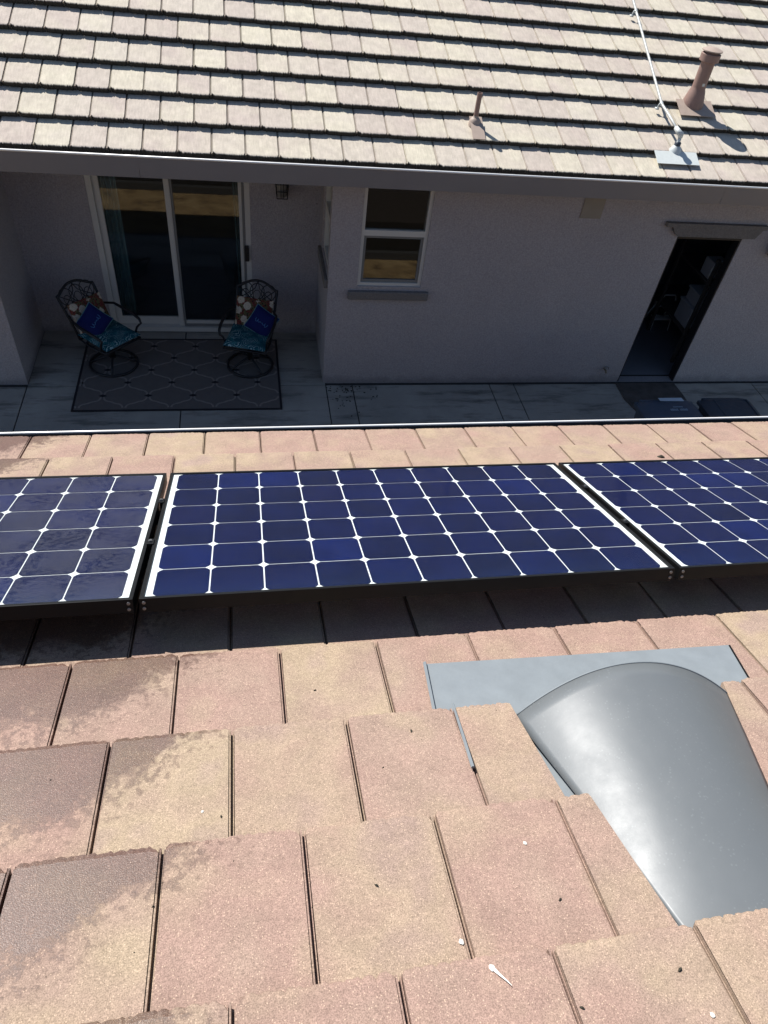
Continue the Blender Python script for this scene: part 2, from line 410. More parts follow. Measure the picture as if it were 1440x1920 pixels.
M = dict(
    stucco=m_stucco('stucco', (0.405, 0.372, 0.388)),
    trim=m_stucco('trim_stucco', (0.20, 0.185, 0.18)),
    concrete=m_concrete(), dirt=m_dirt(),
    dark_wall=plain('brown_paint', (0.06, 0.045, 0.035), 0.9),
    room=plain('room_paint', (0.16, 0.165, 0.19), 0.9),
    gutter=plain('taupe_gutter', (0.205, 0.185, 0.180), 0.45, 0, 0.5, 0.08, 2.5),
    lip=plain('gutter_metal', (0.78, 0.77, 0.75), 0.35, 0.1, 0.6, 0.1),
    deck=plain('roof_felt', (0.022, 0.021, 0.02), 0.95),
    birdstop=plain('eave_closure', (0.035, 0.033, 0.03), 0.9),
    vinyl=plain('white_vinyl', (0.62, 0.60, 0.57), 0.45, 0, 0.4, 0.04),
    screen=plain('screen_frame', (0.20, 0.20, 0.20), 0.5),
    glass=m_glass('window_glass', 1.15),
    panel_glass=m_glass('panel_glass', 0.04, (0.97, 0.98, 0.98), 0.0010, 0.10),
    panel_glass_wet=m_glass('rained_panel_glass', 0.07, (0.97, 0.98, 0.98), 0.0030, 0.10, True),
    cell=m_cell(),
    backsheet=plain('white_backsheet', (0.66, 0.68, 0.67), 0.6, 0, 0.3, 0.02),
    blackframe=plain('black_anodised', (0.006, 0.006, 0.006), 0.42, 0.0, 0.2, 0.3, 14),
    rivet=plain('rivet_steel', (0.30, 0.29, 0.28), 0.35, 0.9),
    galv=plain('galvanised', (0.50, 0.53, 0.52), 0.45, 0.1, 0.5, 0.16, 22),
    pipe=plain('brown_pipe_paint', (0.235, 0.150, 0.125), 0.6, 0, 0.4, 0.2, 18),
    boot=plain('painted_flashing', (0.35, 0.275, 0.225), 0.55, 0, 0.4, 0.18, 16),
    iron=plain('dark_iron', (0.012, 0.012, 0.016), 0.5, 0.0, 0.5),
    floral=m_floral(), paisley=m_paisley(),
    pillow=plain('blue_pillow', (0.008, 0.014, 0.105), 0.8, 0, 0.2, 0.15, 20),
    piping=plain('pillow_piping', (0.11, 0.26, 0.31), 0.8),
    stitch=plain('pillow_lettering', (0.06, 0.17, 0.40), 0.8),
    curtain=plain('teal_curtain', (0.13, 0.21, 0.23), 0.9, 0, 0.1),
    bin=plain('bin_plastic', (0.046, 0.066, 0.098), 0.42, 0, 0.5, 0.25, 8),
    bindark=plain('dark_bin_plastic', (0.036, 0.046, 0.062), 0.5, 0, 0.5, 0.25, 8),
    sticker=plain('paper_sticker', (0.42, 0.47, 0.52), 0.6),
    print=plain('pale_print', (0.20, 0.25, 0.31), 0.6),
    rug=plain('rug_pile', (0.155, 0.135, 0.125), 0.95, 0, 0.1, 0.16, 12, 0.5, 300),
    rugline=plain('rug_line', (0.27, 0.235, 0.215), 0.95, 0, 0.1, 0.2, 30),
    rugblack=plain('rug_black', (0.028, 0.026, 0.03), 0.95, 0, 0.1),
    mat=plain('worn_mat', (0.10, 0.088, 0.082), 0.95, 0, 0.1, 0.6, 6),
    white=plain('white_plastic', (0.80, 0.80, 0.78), 0.5),
    box=plain('storage_box', (0.48, 0.48, 0.50), 0.6),
    shelf=plain('shelf_board', (0.08, 0.07, 0.065), 0.7),
    poo=plain('bird_lime', (0.72, 0.70, 0.64), 0.8, 0, 0.2, 0.06),
    litter=plain('dead_leaf', (0.03, 0.028, 0.018), 0.9),
)
def m_hood():
    m, nt, p, out = new_mat('grey_painted_metal'); t = NT(nt); co = t.coord('Object')
    f = t.noise(co, 6, 5, 0.6)
    c = t.mix(f, (0.114, 0.123, 0.127), (0.130, 0.139, 0.143))
    sp = t.math('MULTIPLY', t.math('LESS_THAN', t.voronoi(co, 95), 0.20), t.mrange(t.noise(co, 14, 2), 0.4, 0.6))
    c = t.mix(t.math('MULTIPLY', sp, 0.25), c, (0.22, 0.24, 0.24))
    t.link(c, p.inputs['Base Color']); p.inputs['Metallic'].default_value = 0.0; p.inputs['Specular IOR Level'].default_value = 0.5
    t.link(t.mrange(t.noise(co, 13, 5, 0.65), 0.32, 0.68, 0.40, 0.49), p.inputs['Roughness'])
    h = t.math('ADD', t.noise(co, 9, 2), t.math('MULTIPLY', t.noise(co, 240, 2), 0.05))
    t.link(t.bump(h, 0.10, 0.012), p.inputs['Normal'])
    return m
M['hood'] = m_hood()
M['conduit'] = plain('conduit_steel', (0.40, 0.41, 0.39), 0.5, 0.1, 0.5, 0.15, 22)
M['plate'] = plain('new_flashing', (0.54, 0.57, 0.55), 0.6, 0.0, 0.3, 0.12, 30)
M['flash'] = plain('weathered_flashing', (0.185, 0.205, 0.216), 0.6, 0.0, 0.4, 0.18, 15, 0.15, 120)

# ------------------------------------------------------------------ ground and patio
g = MB().quad((-400, -400, -0.06), (400, -400, -0.06), (400, 400, -0.06), (-400, 400, -0.06))
tag(part('ground', g, M['dirt']), kind='structure')
absorber = plain('bounce_absorber', (0.022, 0.018, 0.014), 0.95, 0, 0.1, 0.5, 20, 0.8, 60)
tag(part('unseen_dark_strip', MB().box(-4.4, 8.0, 1.16, 2.25, -0.055, -0.012), absorber), kind='structure')  # unseen strip, added to cut warm bounce and darken the glass reflections
tag(part('unused_absorber_strip', MB().box(-400, 400, -400, -8, -0.055, -0.05), absorber), kind='structure') if False else None
tag(part('unseen_strip_edging', MB().box(-4.4, 8.0, 2.26, 2.34, -0.058, 0.05), plain('dark_strip_edging', (0.05, 0.045, 0.04), 0.9)), kind='structure')
patio = tag(part('patio', MB().box(-7.0, 10.0, 3.95, 6.62, -0.058, -0.012), plain('joint_filler', (0.03, 0.03, 0.03), 0.95)), kind='structure')
xs = [-7.0, -4.5, -2.9, -1.255, 0.375, 0.687, 2.385, 2.70, 4.35, 6.0, 7.7, 10.0]
def slab(x0, x1, y0, y1):
    gp = 0.006
    return part('concrete_slab', MB().bbox(x0 + gp, x1 - gp, y0 + gp, y1 - gp, -0.05, 0.0, 0.004), M['concrete'], patio)
for x0, x1 in zip(xs, xs[1:]): slab(x0, x1, 4.0, 5.352)
slab(-2.9, -1.255, 5.352, 6.50); slab(-1.255, 0.375, 5.352, 6.50)

# ------------------------------------------------------------------ far house
house = thing('house', 'grey beige stucco house with pale tan tiled roof and recessed patio', 'house', (1.5, 6.5, 0))
YW, YR, XL, XR = 5.40, 6.4555, -2.90, 0.345
def wall_grid(mb, a0, a1, z0, z1, holes, depth, put):
    """front faces of a wall with rectangular openings, and the reveals of the openings; put(a, z, d) -> point"""
    A = sorted({a0, a1, *[h[0] for h in holes], *[h[1] for h in holes]}); Z = sorted({z0, z1, *[h[2] for h in holes], *[h[3] for h in holes]})
    for i in range(len(A) - 1):
        for j in range(len(Z) - 1):
            ca, cz = (A[i] + A[i + 1]) / 2, (Z[j] + Z[j + 1]) / 2
            if any(h[0] < ca < h[1] and h[2] < cz < h[3] for h in holes): continue
            mb.quad(put(A[i], Z[j], 0), put(A[i + 1], Z[j], 0), put(A[i + 1], Z[j + 1], 0), put(A[i], Z[j + 1], 0))
    for h in holes:
        c = [(h[0], h[2]), (h[1], h[2]), (h[1], h[3]), (h[0], h[3])]
        for k in range(4):
            (p, q), (r, s) = c[k], c[(k + 1) % 4]
            mb.quad(put(p, q, 0), put(p, q, depth), put(r, s, depth), put(r, s, 0))
WIN = (0.655, 1.347, 1.248, 2.42); SHED = (4.108, 4.895, -0.01, 1.912); SLD = (-2.112, -0.429, 0.02, 2.06); SIDE = (5.50, 6.10, 1.32, 2.30)
w = MB()
wall_grid(w, XR, 10.0, -0.05, 2.62, [WIN, SHED], 0.12, lambda a, z, d: (a, YW + d, z))
wall_grid(w, -7.0, XL, -0.05, 2.62, [], 0.1, lambda a, z, d: (a, YW + d, z))
wall_grid(w, XL, XR, -0.05, 2.62, [SLD], 0.11, lambda a, z, d: (a, YR + d, z))
wall_grid(w, YW, YR, -0.05, 2.62, [], 0.1, lambda a, z, d: (XL - d, a, z))
wall_grid(w, YW, YR, -0.05, 2.62, [SIDE], 0.11, lambda a, z, d: (XR + d, a, z))
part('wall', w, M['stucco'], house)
# closed back shell so that no light leaks into the rooms
sh = MB().box(-7.0, 10.0, 6.9, 11.2, 2.60, 2.66)
sh = MB()
sh.quad((-7, 11.2, -0.05), (10, 11.2, -0.05), (10, 11.2, 2.62), (-7, 11.2, 2.62))
sh.quad((-7, YW, -0.05), (-7, 11.2, -0.05), (-7, 11.2, 2.62), (-7, YW, 2.62)); sh.quad((10, YW, -0.05), (10, 11.2, -0.05), (10, 11.2, 2.62), (10, YW, 2.62))
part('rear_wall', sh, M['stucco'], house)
rm = MB()
rm.box(-2.85, XR + 0.4, YR + 0.12, YR + 0.125, 2.07, 2.62)
def room(x0, x1, y0, y1, z1, open_y=True):
    rm.quad((x0, y0, 0.004), (x1, y0, 0.004), (x1, y1, 0.004), (x0, y1, 0.004)); rm.quad((x0, y0, z1), (x0, y1, z1), (x1, y1, z1), (x1, y0, z1))
    rm.quad((x0, y1, 0), (x1, y1, 0), (x1, y1, z1), (x0, y1, z1)); rm.quad((x0, y0, 0), (x0, y1, 0), (x0, y1, z1), (x0, y0, z1)); rm.quad((x1, y0, 0), (x1, y1, 0), (x1, y1, z1), (x1, y0, z1))
room(-2.9, 0.33, YR + 0.13, 10.9, 2.5); room(0.47, 3.3, YW + 0.13, 10.9, 2.5); room(3.35, 6.3, YW + 0.13, 7.9, 2.5)
part('interior', rm, M['room'], house)
part('patio_ceiling', MB().box(-7.0, 10.0, 5.03, 6.6, 2.482, 2.50), M['stucco'], house)
# fascia gutter: deep trough with a bright rolled lip
gy, gz = 4.88, 2.65
gt = MB()
for x0, x1 in ((-7.0, -1.338), (-1.333, 4.05), (4.055, 10.0)):
    gt.sweep([(0.0, -0.168), (0.0, 0.0), (0.004, 0.0), (0.004, -0.160), (0.135, -0.160), (0.135, -0.02), (0.139, -0.02), (0.139, -0.168)], (x0, gy, gz), (x1, gy, gz)) if False else None
    pr = [(gy, gz - 0.165), (gy, gz), (gy + 0.004, gz), (gy + 0.004, gz - 0.161), (gy + 0.135, gz - 0.161), (gy + 0.135, gz - 0.03), (gy + 0.139, gz - 0.03), (gy + 0.139, gz - 0.165)]
    n = len(pr)
    gt.add([(x0, y, z) for y, z in pr] + [(x1, y, z) for y, z in pr], [(i, (i + 1) % n, n + (i + 1) % n, n + i) for i in range(n)])
gutter = part('gutter', gt, M['gutter'], house)
part('rolled_lip', MB().tube([(-7, gy + 0.003, gz + 0.003), (1.5, gy + 0.003, gz + 0.003), (10, gy + 0.003, gz + 0.003)], 0.0095, 8), M['lip'], gutter, True)

# ---- roof tiles
EDGE = plain('weathered_shaded_tile_edge', (0.050, 0.046, 0.040), 0.95, 0, 0.1, 0.5, 60)  # edge grime, with the shade on the tile butts painted in
def tile_mesh(name, seed, e, t, n, length, mat, jag=0.0045, cut=None, gap=0.0135):
    """flat interlocking concrete tile: u across, v down the slope with the nose at v = 0, n out of the roof"""
    rg = random.Random(seed); wtop = TW - gap
    us = [wtop * i / (n - 1) for i in range(n)]
    cuts = [0.0]                                            # rounded scallops of uneven width
    while cuts[-1] < wtop: cuts.append(cuts[-1] + rg.uniform(0.012, 0.027))
    amp = [rg.uniform(0.45, 1.0) for _ in cuts]; lift = [rg.uniform(-0.35, 0.35) for _ in cuts]
    js = []
    for u in us:
        q = max(i for i, c_ in enumerate(cuts) if c_ <= u + 1e-9); q = min(q, len(cuts) - 2)
        f_ = (u - cuts[q]) / (cuts[q + 1] - cuts[q])
        js.append(jag * (amp[q] * (sqrt(max(0.0, 1 - (2 * f_ - 1) ** 2)) - 0.6) + lift[q] * 0.6 + rg.uniform(-0.12, 0.12)))
    if rg.random() < 0.5:                                   # a chipped corner now and then
        for i in range(3): js[-1 - i] -= jag * (1.3 - 0.4 * i)
    js[0] -= jag * 0.6; js[-1] -= jag * 0.6
    k = t / e
    rows = []
    rows.append([(u, -length, -k * length) for u in us])
    rows.append([(u, -0.014 + j * 0.4, k * (-0.014 + j * 0.4)) for u, j in zip(us, js)])
    rows.append([(u, -0.004 + j, -0.0022 + rg.uniform(-0.0008, 0.0004)) for u, j in zip(us, js)])
    rows.append([(u, 0.0 + j, -0.0075) for u, j in zip(us, js)])
    rows.append([(u, -0.003 + j * 0.6, -t + 0.003) for u, j in zip(us, js)])
    mb = MB(); vs = [v for r in rows for v in r]; fs = []
    for r in range(len(rows) - 1):
        for i in range(n - 1): fs.append((r * n + i, r * n + n + i, r * n + n + i + 1, r * n + i + 1))
    mb.add(vs, fs); edge_faces = set(range((n - 1) * 3, (n - 1) * 4))
    # sides of the slab
    for u, s in ((0.0, 1), (wtop, -1)):
        q = [(u, -length, -k * length), (u, -0.006, -0.003), (u, -0.006, -t + 0.003), (u, -length, -k * length - t * 0.8)]
        if s < 0: q.reverse()
        mb.quad(*q)
    mb.quad((0, -length, -k * length), (wtop, -length, -k * length), (wtop, -length, -k * length - t * 0.8), (0, -length, -k * length - t * 0.8))
    # interlock: a sunk channel with two thin ribs
    f = -0.016; r = -0.0030; x = wtop
    pf = [(x, f), (x + 0.0012, f), (x + 0.0014, r), (x + 0.0048, r - 0.0005), (x + 0.0050, f - 0.004), (x + 0.0098, f - 0.004), (x + 0.0100, -0.0075), (x + 0.0118, -0.0075), (x + 0.0120, f - 0.004), (x + 0.0150, f - 0.004)]
    if gap > 0.014: pf = pf[:-2] + [(x + gap - 0.0015, f - 0.004), (x + gap + 0.0015, f - 0.004)]
    m_ = len(pf)
    vs = [(a, -length, -k * length + b) for a, b in pf] + [(a, -0.007, b) for a, b in pf] + [(a, -0.008, -t + 0.003) for a, b in pf]
    fs = [(i, m_ + i, m_ + i + 1, i + 1) for i in range(m_ - 1)] + [(m_ + i, 2 * m_ + i, 2 * m_ + i + 1, m_ + i + 1) for i in range(m_ - 1)]
    nb = len(mb.f); mb.add(vs, fs); edge_faces |= set(range(nb + m_ - 1, nb + 2 * (m_ - 1)))
    if cut:
        bm = bmesh.new()
        bv = [bm.verts.new(v) for v in mb.v]
        for fc in mb.f:
            try: bm.faces.new([bv[i] for i in fc])
            except ValueError: pass
        for co, no in cut:
            gm = bm.verts[:] + bm.edges[:] + bm.faces[:]
            res = bmesh.ops.bisect_plane(bm, geom=gm, plane_co=Vector(co), plane_no=Vector(no), clear_outer=True)
            ed = [x for x in res['geom_cut'] if isinstance(x, bmesh.types.BMEdge)]
            ex = bmesh.ops.extrude_edge_only(bm, edges=ed)
            for vv in [x for x in ex['geom'] if isinstance(x, bmesh.types.BMVert)]: vv.co.z -= t * 0.85
        me = bpy.data.meshes.new(name); bm.to_mesh(me); bm.free()
        me.materials.append(mat); return me
    me = mesh_from(name, mb, mat); me.materials.append(EDGE)
    for i in edge_faces: me.polygons[i].material_index = 1
    return me

def roof_tiles(roof, F, individuals, rest, e, t, mat, n, nvar, jag):
    rg = random.Random(11)
    var = [tile_mesh('tile', 100 + i, e, t, n, e + 0.075, mat, jag, None, 0.0185 if e == E_FAR else 0.0135) for i in range(nvar)]
    for u, v, cut in individuals:
        if cut:
            me = tile_mesh('tile', 900 + int(u * 100), e, t, n, e + 0.075, mat, jag, cut)
        else: me = var[rg.randrange(nvar)]
        L = Matrix.Translation((u + rg.uniform(-0.0012, 0.0012), v + rg.uniform(-0.0025, 0.0025), rg.uniform(-0.0015, 0.0015))) @ Matrix.Rotation(rg.uniform(-0.0035, 0.0035), 4, 'Z') @ Matrix.Rotation(rg.uniform(-0.004, 0.004), 4, 'X')
        link_obj('tile', me, roof, F @ L)
    mb = MB(); mi = []
    for u, v in rest:
        me = var[rg.randrange(nvar)]
        mb.add([(a.co.x + u, a.co.y + v, a.co.z) for a in me.vertices], [tuple(p.vertices) for p in me.polygons])
        mi += [p.material_index for p in me.polygons]
    o = part('tile_field', mb, mat, roof, W=F, local=True)
    o.data.materials.append(EDGE); o.data.polygons.foreach_set('material_index', mi)
    tag(o, kind='stuff')

dk = MB(); RID = 5.4                                     # far ridge, metres up the slope
dk.quad((-10.0, 0.0, -0.062), (7.0, 0.0, -0.062), (7.0, -RID, -0.062), (-10.0, -RID, -0.062))
dk.quad((-10.0, -0.012, -0.062), (7.0, -0.012, -0.062), (7.0, -0.02, -0.034), (-10.0, -0.02, -0.034))
FARM = m_tile('pale_concrete_tile', FAR_RAMP, None, 0.32)
far_roof = part('roof', dk, M['deck'], house, W=FAR, local=True)
# rear slope, so that the house is closed from above
rs = MB(); top = farp(0, RID, -0.06)
rs.quad((-7, top.y, top.z), (10, top.y, top.z), (10, top.y + 5.2, top.z - 2.2), (-7, top.y + 5.2, top.z - 2.2))
part('rear_slope', rs, M['deck'], house)
ind, rest = [], []
for c in range(0, 16):
    off = (0.32 if c % 2 == 0 else 0.815) * TW
    for k in range(-25, 36):
        X = off + k * TW
        if X < -6.9 or X > 9.9: continue
        rec = (-X, -c * E_FAR)
        if c <= 8 and -2.95 < X < 5.85: ind.append((rec[0], rec[1], None))
        else: rest.append(rec)
roof_tiles(far_roof, FAR, ind, rest, E_FAR, T_FAR, FARM, 30, 7, 0.0165)

# ---- patio sliding door
door = part('sliding_door', MB().box(-2.112, -2.050, YR + 0.012, YR + 0.10, 0.02, 2.06).box(-0.489, -0.429, YR + 0.012, YR + 0.10, 0.02, 2.06)
            .box(-2.050, -0.489, YR + 0.012, YR + 0.10, 2.00, 2.06).box(-2.050, -0.489, YR - 0.025, YR + 0.10, 0.02, 0.075), M['vinyl'], house)
def sash(name, x0, x1, z0, z1, y, st, bot, mat, parent, glass=M['glass'], top=None):
    top = top or st
    o = part(name, MB().box(x0, x0 + st, y, y + 0.03, z0, z1).box(x1 - st, x1, y, y + 0.03, z0, z1).box(x0 + st, x1 - st, y, y + 0.03, z0, z0 + bot).box(x0 + st, x1 - st, y, y + 0.03, z1 - top, z1), mat, parent)
    return o
f1 = sash('fixed_frame', -2.048, -1.262, 0.078, 1.998, YR + 0.050, 0.062, 0.10, M['vinyl'], door)
f2 = sash('sliding_frame', -1.325, -0.492, 0.078, 1.998, YR + 0.016, 0.058, 0.075, M['vinyl'], door)
f3 = sash('screen_frame', -1.262, -0.494, 0.080, 1.996, YR + 0.004, 0.022, 0.03, M['screen'], door)
part('glass', MB().box(-1.986, -1.324, YR + 0.062, YR + 0.066, 0.178, 1.936), M['glass'], door)
part('glass', MB().box(-1.267, -0.55, YR + 0.028, YR + 0.032, 0.153, 1.940), M['glass'], door)
part('door_handle', MB().bbox(-0.505, -0.455, YR - 0.03, YR + 0.012, 0.96, 1.14, 0.008), M['iron'], door)
# ---- window beside the patio
win = part('window', MB().box(WIN[0], WIN[0] + 0.034, YW + 0.02, YW + 0.10, WIN[2], WIN[3]).box(WIN[1] - 0.034, WIN[1], YW + 0.02, YW + 0.10, WIN[2], WIN[3])
           .box(WIN[0] + 0.034, WIN[1] - 0.034, YW + 0.02, YW + 0.10, WIN[2], WIN[2] + 0.034).box(WIN[0] + 0.034, WIN[1] - 0.034, YW + 0.02, YW + 0.10, WIN[3] - 0.034, WIN[3]), M['vinyl'], house)
part('meeting_rail', MB().box(WIN[0] + 0.034, WIN[1] - 0.034, YW + 0.022, YW + 0.07, 1.795, 1.853), M['vinyl'], win)
sash('lower_sash', WIN[0] + 0.036, WIN[1] - 0.036, 1.284, 1.793, YW + 0.036, 0.026, 0.03, M['screen'], win)
part('glass', MB().box(WIN[0] + 0.062, WIN[1] - 0.062, YW + 0.048, YW + 0.052, 1.314, 1.767), M['glass'], win)
part('glass', MB().box(WIN[0] + 0.034, WIN[1] - 0.034, YW + 0.048, YW + 0.052, 1.853, 2.386), M['glass'], win)
part('window_sill', MB().bbox(0.56, 1.437, YW - 0.045, YW + 0.002, 1.112, 1.205, 0.012), M['trim'], house)
# ---- small window on the side wall of the recess
sw = part('side_window', MB().box(XR + 0.02, XR + 0.09, 5.50, 5.535, 1.32, 2.30).box(XR + 0.02, XR + 0.09, 6.065, 6.10, 1.32, 2.30).box(XR + 0.02, XR + 0.09, 5.535, 6.065, 1.32, 1.36).box(XR + 0.02, XR + 0.09, 5.535, 6.065, 2.26, 2.30)
          .box(XR + 0.018, XR + 0.085, 5.535, 6.065, 1.80, 1.85), M['vinyl'], house)
part('glass', MB().box(XR + 0.05, XR + 0.054, 5.535, 6.065, 1.36, 2.26), M['glass'], sw)
part('window_sill', MB().bbox(XR - 0.04, XR + 0.002, 5.42, 6.20, 1.20, 1.30, 0.012), M['trim'], house)
# ---- door lintel with sloping ends, vent block below the eave
ln = MB(); prof = [(3.906, 2.074), (5.105, 2.074), (5.105, 2.03), (5.06, 2.03), (5.005, 1.932), (4.075, 1.932), (4.01, 1.985), (3.985, 2.03), (3.906, 2.03)]
n = len(prof)
ln.add([(x, YW - 0.05, z) for x, z in prof] + [(x, YW + 0.001, z) for x, z in prof], [tuple(range(n))] + [(i, n + i, n + (i + 1) % n, (i + 1) % n) for i in range(n)])
part('lintel', ln, M['trim'], house)
part('eave_block', MB().bbox(2.915, 3.145, YW - 0.012, YW + 0.002, 2.07, 2.40, 0.006), plain('block_paint', (0.30, 0.265, 0.225), 0.95), house)
part('door_frame', MB().box(4.1085, 4.124, YW + 0.005, YW + 0.119, 0.0, 1.9).box(4.879, 4.8945, YW + 0.005, YW + 0.119, 0.0, 1.9).box(4.124, 4.879, YW + 0.005, YW + 0.119, 1.885, 1.911), M['iron'], house)
# ---- spigot, lantern
sp = thing('wall_spigot', 'small brass spigot low on the stucco wall left of the open doorway', 'spigot', (3.86, YW, 0.20))
part('pipe', MB().tube([(3.86, YW, 0.20), (3.86, YW - 0.05, 0.20), (3.865, YW - 0.075, 0.175)], [0.012, 0.012, 0.011], 8), plain('old_brass', (0.22, 0.18, 0.13), 0.5, 0.6), sp, True)
part('handle', MB().tube([(3.86 + 0.028 * cos(a), YW - 0.045 + 0.028 * sin(a), 0.235) for a in [i * pi / 5 for i in range(10)]], 0.005, 6, True).tube([(3.86, YW - 0.045, 0.205), (3.86, YW - 0.045, 0.238)], 0.006, 6), M['rivet'], sp, True)
def lantern(cx, cy, cz, label, face):
    L = thing('wall_lantern', label, 'lantern', (cx, cy, cz))
    fx, fy = face
    mb = MB(); ox, oy = cx + fx * 0.09, cy + fy * 0.09
    for sx in (-1, 1):
        for sy in (-1, 1): mb.tube([(ox + sx * 0.055, oy + sy * 0.055, cz - 0.11), (ox + sx * 0.07, oy + sy * 0.07, cz + 0.11)], 0.006, 6)
    for z, r in ((-0.11, 0.055), (-0.035, 0.06), (0.04, 0.065), (0.11, 0.07)):
        mb.tube([(ox + a * r, oy + b * r, cz + z) for a, b in ((-1, -1), (1, -1), (1, 1), (-1, 1))], 0.0055, 6, True)
    for s in (-1, 1):
        mb.tube([(ox + s * 0.012, oy - 0.055, cz - 0.11), (ox + s * 0.016, oy - 0.07, cz + 0.11)], 0.004, 6)
    part('cage', mb, M['iron'], L)
    part('cap', MB().lathe([(0.10, 0.11), (0.085, 0.15), (0.03, 0.19), (0.0, 0.20)], (ox, oy, cz), 4, Matrix.Rotation(pi / 4, 4, 'Z')), M['iron'], L)
    part('glass_shade', MB().lathe([(0.0, -0.10), (0.048, -0.10), (0.058, 0.10), (0.0, 0.10)], (ox, oy, cz), 12), plain('frosted_shade', (0.30, 0.29, 0.27), 0.4), L, True)
    bx = sorted((cx, cx + fx * 0.02)); 
    part('back_plate', MB().bbox(min(cx, cx + fx * 0.02) - (0.04 if fx == 0 else 0), max(cx, cx + fx * 0.02) + (0.04 if fx == 0 else 0), min(cy, cy + fy * 0.02) - (0.04 if fy == 0 else 0), max(cy, cy + fy * 0.02) + (0.04 if fy == 0 else 0), cz - 0.04, cz + 0.16, 0.004), M['iron'], L)
lantern(-0.085, YR, 1.86, 'black caged wall lantern beside the sliding patio door', (0, -1))
lantern(5.335, YW, 1.86, 'dark wall lantern to the right of the open doorway', (0, -1))

# ---- curtains behind the glass
def curtain(x0, x1, xb0, xb1, label):
    mb = MB(); nx, nz = 40, 14; vs = []
    for j in range(nz + 1):
        tz = j / nz; z = 0.08 + 1.95 * (1 - tz)
        for i in range(nx + 1):
            s = i / nx; x = (x0 + (x1 - x0) * s) * (1 - tz) + (xb0 + (xb1 - xb0) * s) * tz
            vs.append((x, YR + 0.20 + 0.022 * sin(s * 24 + tz * 1.2), z))
    fs = [(j * (nx + 1) + i, j * (nx + 1) + i + 1, (j + 1) * (nx + 1) + i + 1, (j + 1) * (nx + 1) + i) for j in range(nz) for i in range(nx)]
    mb.add(vs, fs)
    tag(part('curtain', mb, M['curtain'], None, True), label, 'curtain')
curtain(-2.02, -1.83, -2.02, -1.83, 'teal curtain gathered at the left side of the sliding door')
curtain(-0.62, -0.51, -0.58, -0.51, 'teal curtain gathered at the right side of the sliding door')

# ---- things in the storage room behind the open doorway
sh = thing('storage_shelf', 'dark storage shelf inside the open doorway', 'shelf', (5.42, 6.1, 0))
for z in (0.42, 1.12): part('board', MB().box(5.06, 5.78, 5.80, 6.62, z, z + 0.025), M['shelf'], sh)
for x in (5.08, 5.76):
    for y in (5.82, 6.60): part('post', MB().box(x - 0.018, x + 0.018, y - 0.018, y + 0.018, 0.0, 1.118), M['shelf'], sh) if False else part('post', MB().box(x - 0.017 - (0.02 if x < 5.4 else -0.02), x + 0.017 - (0.02 if x < 5.4 else -0.02), y - 0.017, y + 0.017, 0.005, 1.45), M['shelf'], sh)
def tub(x0, x1, y0, y1, z0, z1, label):
    L = thing('storage_box', label, 'box', ((x0 + x1) / 2, (y0 + y1) / 2, z0), 'boxes on the storage shelf')
    part('body', MB().bbox(x0, x1, y0, y1, z0, z1, 0.012), M['box'], L)
    part('lid', MB().bbox(x0 - 0.012, x1 + 0.012, y0 - 0.012, y1 + 0.012, z1 + 0.001, z1 + 0.03, 0.008), M['box'], L)
tub(5.10, 5.42, 5.92, 6.25, 0.446, 0.70, 'grey storage box on the lower shelf nearest the doorway')
tub(5.13, 5.40, 5.94, 6.22, 0.732, 0.88, 'flat grey box stacked on the storage box in the doorway')
tub(5.46, 5.74, 5.92, 6.30, 0.446, 0.78, 'grey box at the back of the lower storage shelf')
jug = thing('tool_case', 'white rimmed dark tool case on the upper storage shelf', 'case', (5.2, 6.0, 1.146))
part('body', MB().bbox(5.09, 5.30, 5.90, 6.12, 1.146, 1.36, 0.02), M['box'], jug)
part('handle', MB().tube([(5.085, 5.90, 1.17), (5.075, 5.885, 1.30), (5.10, 5.885, 1.385), (5.20, 5.885, 1.405), (5.27, 5.885, 1.37)], 0.014, 8), M['white'], jug, True)
part('latch', MB().bbox(5.20, 5.25, 5.885, 5.899, 1.24, 1.30, 0.004), M['white'], jug)
st = thing('step_stool', 'small white framed step stool on the storage room floor', 'stool', (5.22, 6.70, 0))
for x in (5.09, 5.35):
    part('leg', MB().tube([(x, 6.58, 0.006), (x, 6.64, 0.36), (x + (0.03 if x < 5.2 else -0.03), 6.66, 0.47)], 0.010, 8), M['white'], st, True)
    part('leg', MB().tube([(x, 6.86, 0.006), (x, 6.70, 0.36)], 0.010, 8), M['white'], st, True)
for z, y in ((0.17, 6.612), (0.36, 6.64)): part('step', MB().bbox(5.09, 5.35, y - 0.02, y + 0.10, z - 0.01, z + 0.012, 0.004), M['white'], st)
part('hand_rail', MB().tube([(5.12, 6.66, 0.47), (5.15, 6.66, 0.51), (5.29, 6.66, 0.51), (5.32, 6.66, 0.47)], 0.010, 8), M['white'], st, True)
tag(part('doormat', MB().prism([(4.06, 5.345), (4.87, 5.345), (4.885, 5.1), (4.87, 4.58), (4.40, 4.57), (4.18, 4.60), (4.10, 4.82), (4.05, 5.02)], 0.001, 0.012), M['mat']),
    'dark worn mat on the concrete in front of the open doorway', 'mat')

